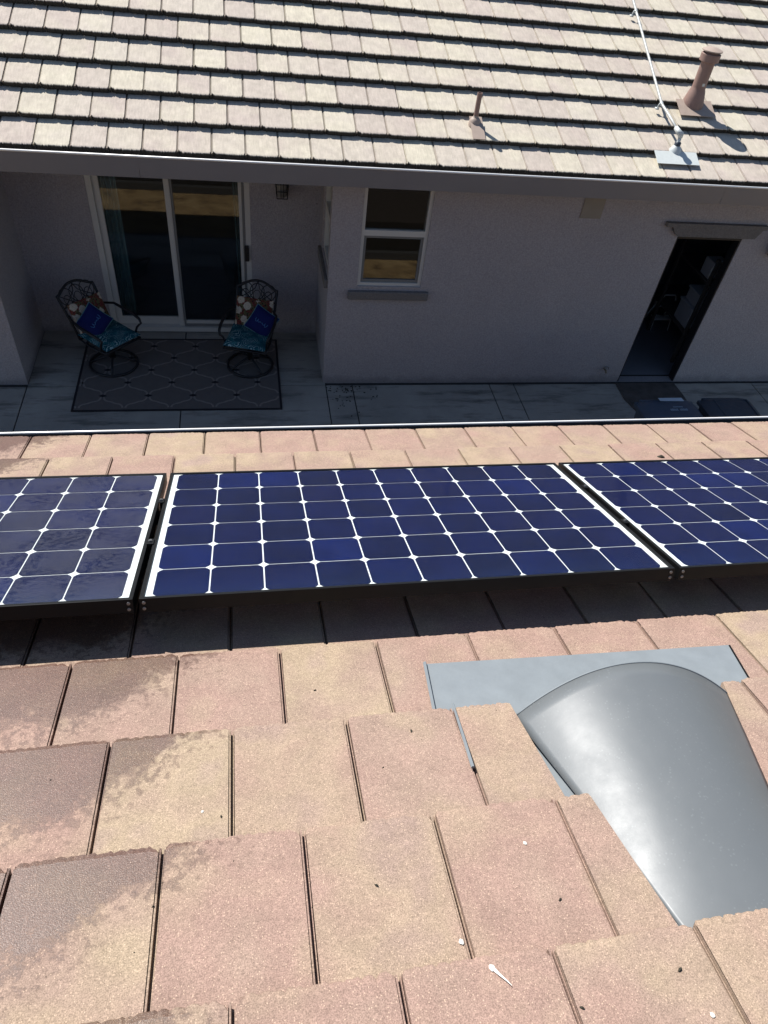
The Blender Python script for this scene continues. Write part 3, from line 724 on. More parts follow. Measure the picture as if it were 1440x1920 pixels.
# ------------------------------------------------------------------ patio rug and chairs
RX0, RX1, RY0, RY1 = -2.375, -0.165, 4.91, 6.27
rug = thing('rug', 'taupe outdoor rug with trellis pattern and black diamonds on the patio', 'rug', (-1.27, 5.6, 0))
part('pile', MB().bbox(RX0, RX1, RY0, RY1, 0.0015, 0.010, 0.003), M['rug'], rug)
bd = MB()
for x0, x1, y0, y1 in ((RX0 - 0.012, RX0 + 0.012, RY0, RY1), (RX1 - 0.012, RX1 + 0.012, RY0, RY1), (RX0 - 0.012, RX1 + 0.012, RY0 - 0.012, RY0 + 0.010), (RX0 - 0.012, RX1 + 0.012, RY1 - 0.010, RY1 + 0.012)):
    bd.bbox(x0, x1, y0, y1, 0.001, 0.0125, 0.003)
part('border', bd, M['rugblack'], rug)
dm, lnm = MB(), MB()
SX, SY = 0.479, 0.2395
for r in range(-1, 7):
    for k in range(-4, 5):
        x = -1.133 + k * SX + (SX / 2 if r % 2 else 0); y = 5.16 + r * SY
        if RX0 + 0.05 < x < RX1 - 0.05 and RY0 + 0.04 < y < RY1 - 0.04:
            part('diamond', MB().prism([(x - 0.042, y), (x, y - 0.026), (x + 0.042, y), (x, y + 0.026)], 0.009, 0.0135), M['rugblack'], rug)
        for sx in (-1, 1):                                   # trellis strand to the next row
            path = [(0, 0), (0.06, 0.12), (0.10, 0.27), (0.20, 0.38), (0.34, 0.42), (0.42, 0.45), (0.50, 0.50), (0.58, 0.55), (0.66, 0.58), (0.80, 0.62), (0.90, 0.73), (0.94, 0.88), (1, 1)]
            pts = [(x + sx * SX / 2 * a_, y + SY * b_) for a_, b_ in path]
            for (ax, ay), (bx_, by_) in zip(pts, pts[1:]):
                if min(ax, bx_) < RX0 + 0.02 or max(ax, bx_) > RX1 - 0.02 or min(ay, by_) < RY0 + 0.02 or max(ay, by_) > RY1 - 0.02: continue
                d = Vector((bx_ - ax, by_ - ay)); d.normalize(); p = Vector((-d.y, d.x)) * 0.0110
                lnm.add([(ax - p.x, ay - p.y, 0.0118), (bx_ - p.x, by_ - p.y, 0.0118), (bx_ + p.x, by_ + p.y, 0.0118), (ax + p.x, ay + p.y, 0.0118)], [(0, 1, 2, 3)])
tag(part('trellis', lnm, M['rugline'], rug), kind='stuff')

def cushion(mb, cx, cy, cz, wx, wy, th, puff=1.0, nx=14, ny=14):
    """pillow-like slab in the xy plane"""
    for side in (1, -1):
        vs = []
        for j in range(ny + 1):
            for i in range(nx + 1):
                a, b = i / nx * 2 - 1, j / ny * 2 - 1
                edge = (1 - abs(a) ** 4) * (1 - abs(b) ** 4)
                z = side * th / 2 * (edge ** 0.45) * (0.85 + 0.15 * (1 - a * a) * (1 - b * b))
                pin = 1 - 0.05 * puff * (1 - abs(b)) if False else 1
                x = a * wx / 2 * (1 - 0.06 * puff * (1 - b * b)); y = b * wy / 2 * (1 - 0.06 * puff * (1 - a * a))
                vs.append((cx + x, cy + y, cz + z))
        fs = []
        for j in range(ny):
            for i in range(nx):
                q = (j * (nx + 1) + i, j * (nx + 1) + i + 1, (j + 1) * (nx + 1) + i + 1, (j + 1) * (nx + 1) + i)
                fs.append(q if side > 0 else q[::-1])
        mb.add(vs, fs)
    return mb
def arc(c, r, a0, a1, n, ax='xz'):
    out = []
    for i in range(n + 1):
        a = a0 + (a1 - a0) * i / n
        out.append((c[0] + r * cos(a), c[1], c[2] + r * sin(a)))
    return out
def make_chair(x, y, facing, side):
    """swivel patio chair; local frame looks along -y"""
    rz = atan2(facing[1], facing[0]) + pi / 2
    W = Matrix.Translation((x, y, 0.0125)) @ Matrix.Rotation(rz, 4, 'Z') @ Matrix.Scale(0.95, 4)
    C = thing('patio_chair', f'black iron swivel patio chair at the {side} of the sliding door', 'chair', W, 'swivel patio chairs')
    I = M['iron']; P = lambda nm, mb: part(nm, mb, I, C, True, local=True)
    P('base_ring', MB().tube([(0.275 * cos(a), 0.275 * sin(a), 0.016) for a in [i * 2 * pi / 28 for i in range(28)]], 0.016, 8, True))
    for k in range(4):
        a = pi / 4 + k * pi / 2
        P('spoke', MB().tube([(0.27 * cos(a), 0.27 * sin(a), 0.022), (0.16 * cos(a), 0.16 * sin(a), 0.075), (0.05 * cos(a), 0.05 * sin(a), 0.115), (0, 0, 0.12)], 0.013, 8))
    P('swivel_post', MB().lathe([(0.0, 0.10), (0.035, 0.10), (0.03, 0.30), (0.07, 0.31), (0.07, 0.335), (0, 0.335)], (0, 0, 0), 14))
    hw = 0.25
    ring = [(-hw, -0.24, 0.365), (hw, -0.24, 0.365), (hw + 0.005, 0.0, 0.352), (hw - 0.02, 0.23, 0.345), (-hw + 0.02, 0.23, 0.345), (-hw - 0.005, 0.0, 0.352)]
    sf = MB().tube(ring, 0.014, 8, True)
    for yy in (-0.12, 0.0, 0.12): sf.tube([(-hw, yy, 0.352), (hw, yy, 0.352)], 0.008, 6)
    P('seat_frame', sf)
    def bk(t, s=0.0): # backrest plane: t up the back, s across
        return (s, 0.23 + 0.20 * t + 0.05 * t * t, 0.345 + 0.475 * t)
    wtop = 0.245
    fr = []
    for t in (0.0, 0.25, 0.5, 0.75, 0.9): fr.append(bk(t, -hw + 0.02 - 0.015 * t))
    top = []
    for i in range(0, 13):
        s = i / 12 * 2 - 1; lift = 0.98 + 0.14 * max(0.0, 1 - (abs(s) / 0.78) ** 2.2) - 0.02 * (abs(s) > 0.95)
        top.append(bk(lift, s * wtop))
    P('back_frame', MB().tube(fr + top + [(-a, b, c) for a, b, c in reversed(fr)], 0.015, 8))
    lat = MB()
    lat.tube([bk(0.70, -0.23), bk(0.70, 0.23)], 0.008, 6)
    for c0 in (-0.14, 0.0, 0.14):
        lat.tube([bk(0.72 + 0.17 * (1 + sin(a)) , c0 + 0.088 * cos(a)) for a in [i * 2 * pi / 16 for i in range(16)]], 0.006, 6, True)
        lat.tube([bk(0.72 + 0.10 * (1 + sin(a)) , c0 + 0.045 * cos(a)) for a in [i * 2 * pi / 12 for i in range(12)]], 0.005, 6, True)
    for s in (-1, 1):
        lat.tube([bk(0.70, s * 0.22), bk(0.82, s * 0.12), bk(0.95, s * 0.03), bk(1.10, 0)], 0.006, 6)
        lat.tube([bk(0.70, s * 0.05), bk(0.85, s * 0.15), bk(0.96, s * 0.225)], 0.006, 6)
    for s in (-0.16, -0.08, 0, 0.08, 0.16): lat.tube([bk(0.02, s), bk(0.70, s)], 0.006, 6)
    P('back_lattice', lat)
    for s in (-1, 1):
        h = s * (hw + 0.01)
        P('armrest', MB().tube([bk(0.52, s * (hw - 0.03)), (h + s * 0.03, 0.20, 0.62), (h + s * 0.045, 0.05, 0.605), (h + s * 0.045, -0.12, 0.60), (h + s * 0.035, -0.22, 0.585), (h + s * 0.02, -0.26, 0.55), (h + s * 0.01, -0.235, 0.525), (h, -0.20, 0.48), (h - s * 0.01, -0.17, 0.40), (h - s * 0.01, -0.15, 0.358)], [0.013, 0.015, 0.018, 0.018, 0.017, 0.014, 0.013, 0.013, 0.013, 0.013], 8))
    # cushions and pillow lie on the chair and are things of their own
    s0 = cushion(MB(), 0, -0.02, 0.415, 0.50, 0.50, 0.085, 0.35)
    tag(part('seat_cushion', s0, M['paisley'], None, True, W=W, local=True), f'teal paisley seat cushion on the {side} patio chair', 'cushion', 'chair seat cushions')
    tilt = math.atan2(0.24, 0.50)
    Bm = W @ Matrix.Translation((0, 0.272, 0.575)) @ Matrix.Rotation(pi / 2 - tilt, 4, 'X')
    tag(part('back_cushion', cushion(MB(), 0, -0.01, 0.0, 0.45, 0.37, 0.075, 0.3), M['floral'], None, True, W=Bm, local=True), f'red and cream floral back cushion on the {side} patio chair', 'cushion', 'chair back cushions')
    if side == 'left': pm = Matrix.Translation((-0.07, 0.120, 0.560)) @ Matrix.Rotation(-0.35, 4, 'Z') @ Matrix.Rotation(pi / 2 - tilt - 0.12, 4, 'X') @ Matrix.Rotation(0.72, 4, 'Z')
    else: pm = Matrix.Translation((0.13, 0.120, 0.560)) @ Matrix.Rotation(0.15, 4, 'Z') @ Matrix.Rotation(pi / 2 - tilt - 0.12, 4, 'X') @ Matrix.Rotation(-0.55, 4, 'Z')
    PW = W @ pm
    pl = thing('throw_pillow', f'blue throw pillow with pale piping leaning on the {side} patio chair', 'pillow', PW, 'blue throw pillows')
    part('cover', cushion(MB(), 0, 0, 0, 0.31, 0.31, 0.12, 1.0), M['pillow'], pl, True, local=True)
    pp = []
    for (ax, ay), (bx, by) in (((-1, -1), (1, -1)), ((1, -1), (1, 1)), ((1, 1), (-1, 1)), ((-1, 1), (-1, -1))):
        for i in range(10):
            s = i / 10; a = ax + (bx - ax) * s; b = ay + (by - ay) * s
            pp.append((a * 0.155 * (1 - 0.06 * (1 - b * b)), b * 0.155 * (1 - 0.06 * (1 - a * a)), 0))
    part('piping', MB().tube(pp, 0.0055, 6, True), M['piping'], pl, True, local=True)
    wr = MB(); pts = []
    for i in range(60):
        s = i / 59; xx = -0.085 + 0.17 * s; yy = 0.012 * sin(s * 34) * (1 + 0.8 * sin(s * 9)) - 0.005
        pts.append((xx + 0.006 * cos(s * 34), yy, 0.066 - 0.016 * (abs(xx) / 0.1) ** 2))
    wr.tube(pts, 0.0045, 5)
    part('lettering', wr, M['stitch'], pl, True, local=True)
make_chair(-2.03, 5.76, (0.72, -0.69), 'left')
make_chair(-0.49, 5.735, (-0.26, -0.97), 'right')

# ------------------------------------------------------------------ wheeled bins
def wheelie(x0, x1, y0, y1, zt, label, mat, kind):
    cx, cy = (x0 + x1) / 2, (y0 + y1) / 2
    B = thing('trash_bin', label, 'trash bin', (cx, cy, 0), 'wheeled bins below the near gutter')
    mb = MB(); bx, by = (x1 - x0) / 2 - 0.03, (y1 - y0) / 2 - 0.03
    prof = []
    for s, z in ((0.78, 0.06), (0.97, zt - 0.12), (1.03, zt - 0.11), (1.03, zt - 0.07)):
        prof.append([(cx + a * bx * s, cy + b * by * s, z) for a, b in ((-1, -1), (1, -1), (1, 1), (-1, 1))])
    vs = [p for r in prof for p in r]; fs = [(3, 2, 1, 0)]
    for r in range(3):
        for k in range(4): fs.append((r * 4 + k, r * 4 + (k + 1) % 4, r * 4 + 4 + (k + 1) % 4, r * 4 + 4 + k))
    mb.add(vs, fs); part('body', mb, mat, B)
    # lid: shallow dome with a rounded front and a skirt
    nx, ny = 12, 10; lid = []; lf = []
    for j in range(ny + 1):
        for i in range(nx + 1):
            a, b = i / nx * 2 - 1, j / ny * 2 - 1
            zz = zt - 0.055 * (abs(a) ** 6 + abs(b) ** 6) + 0.012 * (1 - a * a)
            rr = 1 - 0.03 * (abs(a) ** 8) * (abs(b) ** 8)
            lid.append((cx + a * (x1 - x0) / 2 * rr, cy + b * (y1 - y0) / 2 * rr, zz))
    for j in range(ny):
        for i in range(nx): lf.append((j * (nx + 1) + i, j * (nx + 1) + i + 1, (j + 1) * (nx + 1) + i + 1, (j + 1) * (nx + 1) + i))
    L = part('lid', MB().add(lid, lf).box(x0 + 0.005, x1 - 0.005, y0 + 0.005, y1 - 0.005, zt - 0.10, zt - 0.062), mat, B, auto=40)
    part('hinge_bar', MB().tube([(x0 + 0.08, y1 + 0.03, zt - 0.08), (x1 - 0.08, y1 + 0.03, zt - 0.08)], 0.016, 8), mat, B, True)
    for x in (x0 + 0.09, x1 - 0.09):
        part('wheel', MB().lathe([(0.0, -0.03), (0.12, -0.03), (0.125, 0.0), (0.12, 0.03), (0.0, 0.03)], (0, 0, 0), 20).v and MB().lathe([(0.0, -0.03), (0.12, -0.03), (0.125, 0.0), (0.12, 0.03), (0.0, 0.03)], (x, y1 - 0.02, 0.126), 20, Matrix.Rotation(pi / 2, 4, 'Y')), M['bindark'], B)
    zl = zt + 0.0135
    if kind == 'label':
        def sheet(nm, q, m, dz=0.0): part(nm, MB().add([(x, y, zl + dz - 0.012 * ((x - cx) / ((x1 - x0) / 2)) ** 2) for x, y in q] , [(0, 1, 2, 3)]), m, L)
        sheet('sticker', [(3.731, 3.976), (4.010, 3.972), (4.001, 4.030), (3.728, 4.028)], M['sticker'], 0.002)
        pm = MB()
        for k in range(7): pm.bbox(3.835 + k * 0.016, 3.846 + k * 0.016, 3.868, 3.884, zl - 0.001, zl + 0.0025, 0.0006)
        for k in range(11):
            if k == 5: continue
            hh = 0.034 if k % 3 else 0.030
            pm.bbox(3.785 + k * 0.018, 3.798 + k * 0.018, 3.812, 3.812 + hh, zl - 0.001, zl + 0.0025, 0.0006)
        part('raised_lettering', pm, M['print'], L)
    else:
        em = MB()
        for q in ((x0 + 0.12, x1 - 0.10, y0 + 0.07, y0 + 0.085), (x0 + 0.12, x1 - 0.10, y1 - 0.10, y1 - 0.085), (x0 + 0.12, x0 + 0.135, y0 + 0.085, y1 - 0.10), (x1 - 0.115, x1 - 0.10, y0 + 0.085, y1 - 0.10), (x0 + 0.17, x1 - 0.15, cy - 0.02, cy - 0.005)):
            em.bbox(*q, zt - 0.004, zt + 0.012, 0.003)
        part('raised_panel', em, mat, L)
wheelie(3.50, 4.175, 3.62, 4.065, 0.78, 'dark blue wheeled bin with a pale sticker on its lid', M['bin'], 'label')
wheelie(4.25, 4.865, 3.62, 4.085, 0.78, 'darker wheeled bin with a plain panelled lid', M['bindark'], 'panel')

# leaf litter on the strip of concrete beside the patio
lt = MB(); rg = random.Random(5)
for i in range(60):
    x = rg.gauss(0.60, 0.10) if i % 3 else rg.uniform(0.40, 1.0); y = 5.33 - abs(rg.gauss(0, 0.22))
    if y < 4.5: continue
    a = rg.uniform(0, pi); s = rg.uniform(0.005, 0.012)
    lt.prism([(x + s * cos(a + k * 1.256) * (1.3 if k == 0 else 0.8), y + s * sin(a + k * 1.256) * 0.8) for k in range(5)], 0.001, 0.006)
tag(part('leaf_litter', lt, M['litter']), 'small dark dead leaves scattered on the concrete joint', 'leaves', kind='stuff')

# ------------------------------------------------------------------ pipes and conduit on the far roof
def far_plate(x0, x1, u0, u1, n0=-0.012, th=0.004, lead=0.0):
    mb = MB(); c = [(x0, u0), (x1, u0), (x1, u1), (x0, u1)]
    mb.add([farp(x, u, (0.006 if u == u0 else n0 + 0.006)) for x, u in c] + [farp(x, u, (0.006 if u == u0 else n0 + 0.006) + th) for x, u in c],
           [(3, 2, 1, 0), (4, 5, 6, 7), (0, 1, 5, 4), (1, 2, 6, 5), (2, 3, 7, 6), (3, 0, 4, 7)])
    return mb
def ring_pts(c, r, axis_n, n): return None
p1 = farp(1.644, 0.545, -0.02)
V1 = thing('vent_pipe', 'thin brown vent pipe standing near the middle of the far roof', 'vent pipe', p1)
part('pipe', MB().lathe([(0.023, 0.0), (0.023, 0.262), (0.019, 0.262), (0.019, 0.10), (0.0, 0.10)], p1, 16), M['pipe'], V1, auto=40)
part('boot', MB().lathe([(0.062, -0.035), (0.055, 0.03), (0.034, 0.055), (0.0245, 0.062), (0.0245, 0.075)], p1, 20), M['boot'], V1, True)
part('flashing', far_plate(1.592, 1.712, 0.328, 0.60, 0.004), M['boot'], V1)
p2 = farp(3.997, 0.985, -0.02)
V2 = thing('vent_pipe', 'wide brown vent pipe with a round cap on the far roof', 'vent pipe', p2)
part('pipe', MB().lathe([(0.066, 0.05), (0.066, 0.47), (0.0, 0.47)], p2, 24), M['pipe'], V2, auto=40)
part('boot', MB().lathe([(0.112, -0.05), (0.108, 0.02), (0.080, 0.13), (0.0675, 0.16), (0.0675, 0.175)], p2, 28), M['pipe'], V2, True)
part('collar', MB().lathe([(0.067, 0.385), (0.094, 0.395), (0.094, 0.455), (0.088, 0.46), (0.067, 0.46)], p2, 28), M['pipe'], V2, auto=40)
part('cap', MB().lathe([(0.0, 0.478), (0.098, 0.478), (0.098, 0.487), (0.06, 0.502), (0.0, 0.506)], p2, 28), M['boot'], V2, auto=40)
part('flashing', far_plate(3.812, 4.20, 0.81, 1.02, 0.004), M['boot'], V2)
part('label_patch', MB().lathe([(0.0685, 0.16), (0.0685, 0.185)], p2, 24).__class__().quad(*[p2 + Vector((0.0692 * cos(a), 0.0692 * sin(a), z)) for a, z in ((-1.75, 0.19), (-1.35, 0.19), (-1.35, 0.215), (-1.75, 0.215))]), M['galv'], V2)
p3 = farp(3.632, 0.335, -0.01)
CN = thing('conduit', 'galvanised electrical conduit running up the far roof from a base flashing', 'conduit', p3)
part('flashing', far_plate(3.400, 3.842, 0.160, 0.315, 0.004), M['plate'], CN)
part('base_cone', MB().lathe([(0.066, -0.012), (0.058, 0.02), (0.036, 0.052), (0.030, 0.060)], p3, 20), M['galv'], CN, True)
el = farp(3.606, 0.342, 0.150)
stub_top = Vector((p3.x, p3.y, el.z - 0.02))
part('riser', MB().tube([p3, p3 + Vector((0, 0, 0.075)), stub_top + Vector((0, 0, 0.012))], 0.0165, 12), M['galv'], CN, True)
part('rubber_collar', MB().lathe([(0.030, 0.055), (0.031, 0.085), (0.020, 0.095)], p3, 16), M['bindark'], CN, True)
c_a, c_b, c_c = farp(3.602, 0.40, 0.150), farp(3.600, 0.89, 0.050), farp(3.645, 2.40, 0.046)
part('elbow_fitting', MB().tube([stub_top, stub_top + Vector((0, 0.004, 0.03)), c_a, c_a.lerp(c_b, 0.16)], [0.022, 0.027, 0.027, 0.022], 12), M['galv'], CN, True)
part('pipe', MB().tube([c_a, c_a.lerp(c_b, 0.5) + Vector((0, 0, 0.004)), c_b, c_b.lerp(c_c, 0.5), c_c, farp(3.70, 4.9, 0.046)], 0.0125, 12), M['conduit'], CN, True)
for q in (c_b, farp(3.638, 2.21, 0.046), farp(3.62, 1.56, 0.048)) [:2]:
    part('clamp', MB().tube([q + Vector((-0.035, 0, -0.045)), q + Vector((-0.022, 0, 0.0)), q + Vector((0, 0, 0.019)), q + Vector((0.018, 0, 0.0))], 0.006, 6).lathe([(0.017, -0.012), (0.018, 0.0), (0.017, 0.012)], q, 12, Matrix.Rotation(-pi / 2 + A_FAR, 4, 'X')).box(q.x - 0.05, q.x - 0.02, q.y - 0.02, q.y + 0.015, q.z - 0.05, q.z - 0.035), M['galv'], CN, True)

# ------------------------------------------------------------------ near house
near = thing('house', 'near house whose tan tiled roof carries the solar panels', 'house', (0.5, -2.0, 0))
ndk = MB()
ndk.quad((-4.2, -3.6, -0.056), (5.2, -3.6, -0.056), (5.2, S0 + 6 * E_NEAR - 0.01, -0.056), (-4.2, S0 + 6 * E_NEAR - 0.01, -0.056))
ev = S0 + 6 * E_NEAR
ndk.quad((-4.2, ev - 0.014, -0.056), (5.2, ev - 0.014, -0.056), (5.2, ev - 0.012, -0.020), (-4.2, ev - 0.012, -0.020))
near_roof = part('roof', ndk, M['deck'], near, W=NEAR, local=True)
NEARM = m_tile('tan_concrete_tile', NEAR_RAMP, near_roof, 0.62)
ridge = nearp(0, -3.6, -0.056)
part('rear_slope', MB().quad((-4.2, ridge.y, ridge.z), (5.2, ridge.y, ridge.z), (5.2, ridge.y - 3.2, ridge.z - 1.3), (-4.2, ridge.y - 3.2, ridge.z - 1.3)), M['deck'], near)
X0c = {0: -1.0055, -1: -0.8585, -2: -0.993, -3: -0.574, 5: -1.4145, 6: -1.566}
def joint_u(c):
    if c in X0c: return X0c[c]
    return -1.0055 + (0.5 * TW if c % 2 else 0.0)
ind, rest = [], []
def left_edge(v):  return 0.14 + (-0.56 - v) * 0.150 if v > -0.875 else 0.196 + (-0.866 - v) * 0.142
for c in range(-11, 7):
    v = S0 + c * E_NEAR; j = joint_u(c) + 0.006
    for k in range(-14, 22):
        u = j + k * TW
        if u < -4.0 or u > 5.0: continue
        if c >= -4 and -2.75 < u < 3.6 - (0.9 if c < 0 else 0) - (1.3 if c < -2 else 0):
            cut = None
            if c in (-1, -2):
                # tiles trimmed round the hood of the roof vent
                if c == -1: La, Lb, Ra, Rb = (0.139, -0.551), (0.172, -0.872), (0.774, -0.551), (0.682, -0.872)
                else: La, Lb, Ra, Rb = (0.213, -0.872), (0.258, -1.19), (0.702, -0.872), (0.574, -1.19)
                l_hit, r_hit = La[0] < u + TW, Rb[0] > u
                if l_hit and r_hit:
                    if u < La[0] + 0.02:
                        d = Vector((Lb[0] - La[0], Lb[1] - La[1])); nrm = Vector((-d.y, d.x)).normalized()
                        if nrm.x < 0: nrm = -nrm
                        cut = [((La[0] - u, La[1] - v, 0), (nrm.x, nrm.y, 0))]
                    elif u + TW > Rb[0] + 0.01:
                        d = Vector((Rb[0] - Ra[0], Rb[1] - Ra[1])); nrm = Vector((-d.y, d.x)).normalized()
                        if nrm.x > 0: nrm = -nrm
                        cut = [((Ra[0] - u, Ra[1] - v, 0), (nrm.x, nrm.y, 0))]
                    else: continue                       # wholly under the hood
            ind.append((u, v, cut))
        else: rest.append((u, v))
roof_tiles(near_roof, NEAR, ind, rest, E_NEAR, T_NEAR, NEARM, 44, 9, 0.0088)
tip = nearp(0, ev, 0)
ngy, ngz = 1.592, GZ - 0.785
ng = MB(); pr = [(ngy, ngz - 0.12), (ngy, ngz), (ngy - 0.004, ngz), (ngy - 0.004, ngz - 0.116), (ngy - 0.11, ngz - 0.116), (ngy - 0.11, ngz + 0.0), (ngy - 0.114, ngz + 0.0), (ngy - 0.114, ngz - 0.12)]
def gx(x): return x * PHI
ng.add([(-4.3, y + gx(-4.3), z) for y, z in pr] + [(5.3, y + gx(5.3), z) for y, z in pr], [(i, (i + 1) % 8, 8 + (i + 1) % 8, 8 + i) for i in range(8)])
ngo = part('gutter', ng, M['bindark'], near)
part('rolled_lip', MB().tube([(x, ngy - 0.004 + gx(x), ngz + 0.003) for x in (-4.3, -1, 1, 3, 5.3)], 0.0072, 8), M['lip'], ngo, True)
nw = MB().quad((5.0, 1.15, -0.05), (-4.0, 1.15, -0.05), (-4.0, 1.15, ngz - 0.02), (5.0, 1.15, ngz - 0.02))
nw.quad((-4.0, 1.15, -0.05), (-4.0, -7.0, -0.05), (-4.0, -7.0, ngz), (-4.0, 1.15, ngz)); nw.quad((5.0, 1.15, -0.05), (5.0, -7.0, -0.05), (5.0, -7.0, ngz), (5.0, 1.15, ngz))
nw.quad((5.0, -7.0, -0.05), (-4.0, -7.0, -0.05), (-4.0, -7.0, ngz), (5.0, -7.0, ngz))
part('wall', nw, M['dark_wall'], near)
part('soffit', MB().box(-4.2, 5.2, 1.15, 1.47, ngz - 0.10, ngz - 0.085), M['gutter'], near)

# ------------------------------------------------------------------ solar panels
PWd, PV0, PV1 = 0.826, -0.168, 0.814
cm = 0.159
def cell_mesh():
    h = 0.0772; c = 0.0150; vs = []; 
    for sx, sy in ((1, 1), (-1, 1), (-1, -1), (1, -1)):
        a = [(h, h - c), (h - c * 0.30, h - c * 0.42), (h - c, h)] if False else [(h, h - c), (h - c * 0.42, h - c * 0.42), (h - c, h)]
        a = [(sx * x, sy * y) for x, y in a]
        if sx * sy < 0: a.reverse()
        vs += a
    return MB().prism(vs, -0.0012, 0.0)
CELL = None
def solar_panel(uc, label, glass):
    global CELL
    W = PANF @ Matrix.Translation((uc, (PV0 + PV1) / 2, 0))
    S = thing('solar_panel', label, 'solar panel', W, 'row of solar panels')
    hv = (PV1 - PV0) / 2
    fm = MB(); b = 0.0120; d = 0.044
    for x0, x1, y0, y1 in ((-PWd, PWd, -hv, -hv + b), (-PWd, PWd, hv - b, hv), (-PWd, -PWd + b, -hv + b, hv - b), (PWd - b, PWd, -hv + b, hv - b)):
        fm.bbox(x0, x1, y0, y1, -d, 0.0, 0.0012)
    for y0, y1 in ((-hv + b, -hv + 0.035), (hv - 0.035, hv - b)): fm.box(-PWd + b, PWd - b, y0, y1, -d, -d + 0.002)
    part('frame', fm, M['blackframe'], S, local=True)
    part('backsheet', MB().box(-PWd + b, PWd - b, -hv + b, hv - b, -0.0085, -0.0052), M['backsheet'], S, local=True)
    part('glass', MB().box(-PWd + b + 0.0005, PWd - b - 0.0005, -hv + b + 0.0005, hv - b - 0.0005, -0.0030, -0.0012), glass, S, local=True)
    if CELL is None: CELL = mesh_from('cell', cell_mesh(), M['cell'])
    for i in range(10):
        for j in range(6):
            L = Matrix.Translation(((i - 4.5) * cm, (j - 2.5) * cm, -0.0038))
            link_obj('cell', CELL, S, W @ L)
    for sx in (-1, 1):
        for z in (-0.013, -0.032):
            part('rivet', MB().lathe([(0.0, 0.0015), (0.0022, 0.0015), (0.0022, 0.003), (0.0048, 0.0022), (0.0052, 0.0)], (0, 0, 0), 12, Matrix.Translation((sx * (PWd - 0.012), -hv - 0.0, z)) @ Matrix.Rotation(pi / 2, 4, 'X')), M['rivet'], S, local=True)
    return S
solar_panel(-1.669, 'left solar panel smeared by rain, cut by the picture edge', M['panel_glass_wet'])
solar_panel(0.0, 'middle solar panel, the one seen whole', M['panel_glass'])
solar_panel(1.671, 'right solar panel, reaching past the picture edge', M['panel_glass'])
for v, nm in ((0.186, 'upper'), (0.522, 'lower')):
    R = thing('mounting_rail', f'black {nm} mounting rail hidden below the solar panels', 'rail', PANF @ Matrix.Translation((0, v, 0)))
    part('bar', MB().bbox(-2.6, 2.6, -0.02, 0.02, -0.088, -0.0455, 0.003), M['blackframe'], R, local=True)
    for u in (-2.2, -1.05, 0.3, 1.4, 2.3):
        part('foot', MB().box(u - 0.02, u + 0.02, -0.015, 0.015, -0.158, -0.089), M['blackframe'], R, local=True)
    for u, sd in ((-0.834, 'left'), (0.836, 'right')):
        K = thing('panel_clamp', f'small metal clamp in the {sd} gap between solar panels, {nm} of two', 'clamp', PANF @ Matrix.Translation((u, v, 0)))
        part('bracket', MB().bbox(-0.004, 0.004, -0.018, 0.018, -0.045, 0.0005, 0.0012).bbox(-0.011, 0.011, -0.018, 0.018, 0.0008, 0.0042, 0.0012), M['blackframe'], K, local=True)
        part('bolt', MB().lathe([(0.0, 0.0095), (0.0055, 0.0095), (0.0060, 0.0045)], (0, 0, 0), 6), M['rivet'], K, local=True)

# ------------------------------------------------------------------ roof vent with half-round hood
def tile_n(v):
    """surface height of the near tiles at slope position v"""
    c = math.ceil((v - S0) / E_NEAR - 1e-6); return -T_NEAR * ((S0 + c * E_NEAR) - v) / E_NEAR
HV = thing('roof_vent', 'grey metal half round roof vent hood set among the near tiles', 'roof vent', NEAR @ Matrix.Translation((0.45, -0.6, 0)))
nA = lambda v: -T_NEAR * (S0 - v) / E_NEAR
pt = MB()
c4 = [(-0.044, -0.361), (0.915, -0.389), (0.868, -0.60), (-0.066, -0.60)]
pt.add([nearp(u, v, nA(v) + 0.003) for u, v in c4] + [nearp(u, v, nA(v) + 0.0055) for u, v in c4], [(3, 2, 1, 0), (4, 5, 6, 7), (0, 1, 5, 4), (1, 2, 6, 5), (2, 3, 7, 6), (3, 0, 4, 7)])
part('flashing', pt, M['flash'], HV)
part('folded_edge', MB().tube([nearp(-0.043, -0.363, nA(-0.363) + 0.012), nearp(-0.064, -0.585, nA(-0.585) + 0.012)], 0.0050, 6), M['flash'], HV)
part('folded_edge', MB().tube([nearp(0.911, -0.392, nA(-0.392) + 0.006), nearp(0.870, -0.585, nA(-0.585) + 0.006)], 0.0030, 6), M['blackframe'], HV)
hd = MB(); NS, NV = 36, 16; vs = []
for j in range(NV + 1):
    s = j / NV; v = -0.598 - s * 0.66
    cl = 0.140 + s * 0.66 * 0.205; cr = 0.768 - s * 0.66 * 0.345
    cu, hw = (cl + cr) / 2, (cr - cl) / 2
    H = 0.122 * (1 - s) ** 0.92 + 0.004
    base = -0.014 - 0.018 * s
    for i in range(NS + 1):
        a = pi - pi * i / NS
        xx = -1 + 2 * i / NS; uu = cu + hw * xx; nn_ = base + (H + 0.006) * (1 - abs(xx) ** 2.05)
        vs.append(nearp(uu, v + 0.012 * (1 - xx * xx) * (1 - s), nn_))
hd.add(vs, [(j * (NS + 1) + i, (j + 1) * (NS + 1) + i, (j + 1) * (NS + 1) + i + 1, j * (NS + 1) + i + 1) for j in range(NV) for i in range(NS)])
ho = part('hood', hd, M['hood'], HV, True)
part('rolled_rim', MB().tube([Vector(p) for p in vs[:NS + 1]], 0.0026, 6), M['flash'], HV, True)
sm = ho.modifiers.new('thickness', 'SOLIDIFY'); sm.thickness = 0.0018; sm.offset = -1
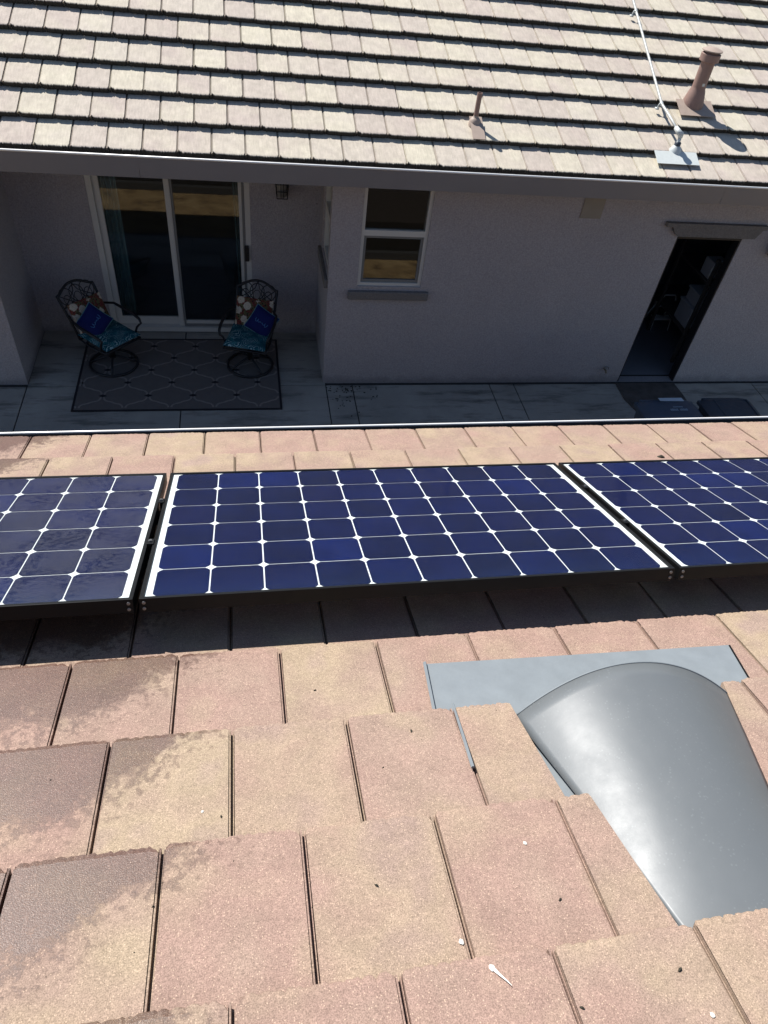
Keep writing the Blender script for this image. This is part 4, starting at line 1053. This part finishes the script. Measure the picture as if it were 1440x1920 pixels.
# dark throat plate well inside the mouth
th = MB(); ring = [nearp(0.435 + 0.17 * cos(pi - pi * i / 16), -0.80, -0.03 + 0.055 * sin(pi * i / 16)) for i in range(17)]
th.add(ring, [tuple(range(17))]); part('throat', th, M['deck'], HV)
ubed = MB().quad(nearp(0.10, -0.55, -0.032), nearp(0.80, -0.55, -0.032), nearp(0.66, -1.25, -0.034), nearp(0.20, -1.25, -0.034))
part('tray', ubed, M['flash'], HV)

clp = MB()
pts = [nearp(-0.0125, -0.545, tile_n(-0.556) + 0.004), nearp(-0.0165, -0.66, tile_n(-0.66) + 0.006), nearp(-0.021, -0.755, tile_n(-0.755) + 0.009)]
clp.tube(pts, [0.003, 0.0042, 0.0046], 6)
tag(part('metal_clip', clp, M['flash'], W=NEAR), 'grey metal clip lying in the tile joint left of the roof vent', 'clip')

# ------------------------------------------------------------------ bird droppings and debris on the near roof
rg = random.Random(3)
def dropping(u, v, r, label, tail=None):
    n = tile_n(v) + 0.0012; mb = MB()
    ps = [nearp(u + r * (0.8 + 0.4 * rg.random()) * cos(k * 0.628) * 0.8, v + r * (0.8 + 0.4 * rg.random()) * sin(k * 0.628), n) for k in range(10)]
    top = nearp(u, v, n + 0.0022)
    mb.add(ps + [top], [(k, (k + 1) % 10, 10) for k in range(10)])
    if tail:
        tv = Vector(tail); sd = Vector((-tv.y, tv.x)).normalized()
        q = [(Vector((u, v)) + tv * f_ + sd * w_ * r, n + 0.0006) for f_, w_ in ((0, -0.6), (0.35, -0.42), (0.7, -0.16), (1.0, -0.05), (1.0, 0.05), (0.72, 0.22), (0.33, 0.30), (0, 0.6))]
        mb.add([nearp(p.x, p.y, h_) for p, h_ in q], [(0, 1, 6, 7), (1, 2, 5, 6), (2, 3, 4, 5)])
    tag(part('bird_dropping', mb, M['poo'], W=NEAR), label, 'dropping', 'bird droppings on the near tiles')
dropping(-0.164, -1.148, 0.0055, 'white bird dropping on the long tile joint at lower centre')
dropping(-0.131, -1.216, 0.0062, 'white bird dropping with a thin tail on a lower tile', (0.024, -0.035))
dropping(0.024, -0.975, 0.0042, 'white bird dropping on the mauve tile left of the roof vent')
dropping(0.216, -1.345, 0.0048, 'white bird dropping in the lower right tile')
dropping(-0.640, -0.782, 0.0036, 'tiny white bird dropping below the wet patch')
db = MB()
spots = [(1.612, 1.191, 0.018), (-0.14, -0.62, 0.005), (-0.23, -0.72, 0.003), (-0.36, -0.42, 0.0035), (-0.60, -0.80, 0.004), (0.30, -0.86, 0.004), (0.05, -1.1, 0.004), (-0.3, -1.02, 0.004), (0.0, -1.3, 0.004), (0.20, -1.27, 0.005), (-0.72, -1.0, 0.003)]
for i in range(20):
    spots.append((rg.uniform(-1.1, 1.0), rg.uniform(-1.5, -0.25), rg.uniform(0.0010, 0.0022)))
for u, v, r in spots:
    if 0.13 < u < 0.8 and -1.2 < v < -0.36: continue
    n = tile_n(v) + 0.0008; a = rg.uniform(0, pi)
    d = Vector((cos(a), sin(a))) * r
    db.tube([nearp(u - d.x, v - d.y, n), nearp(u, v, n + r * 0.3), nearp(u + d.x, v + d.y, n)], [r * 0.3, r * 0.55, r * 0.2], 5)
tag(part('roof_debris', db, M['litter'], W=NEAR), 'tiny dark twigs and grit lying on the near tiles', 'debris', kind='stuff')
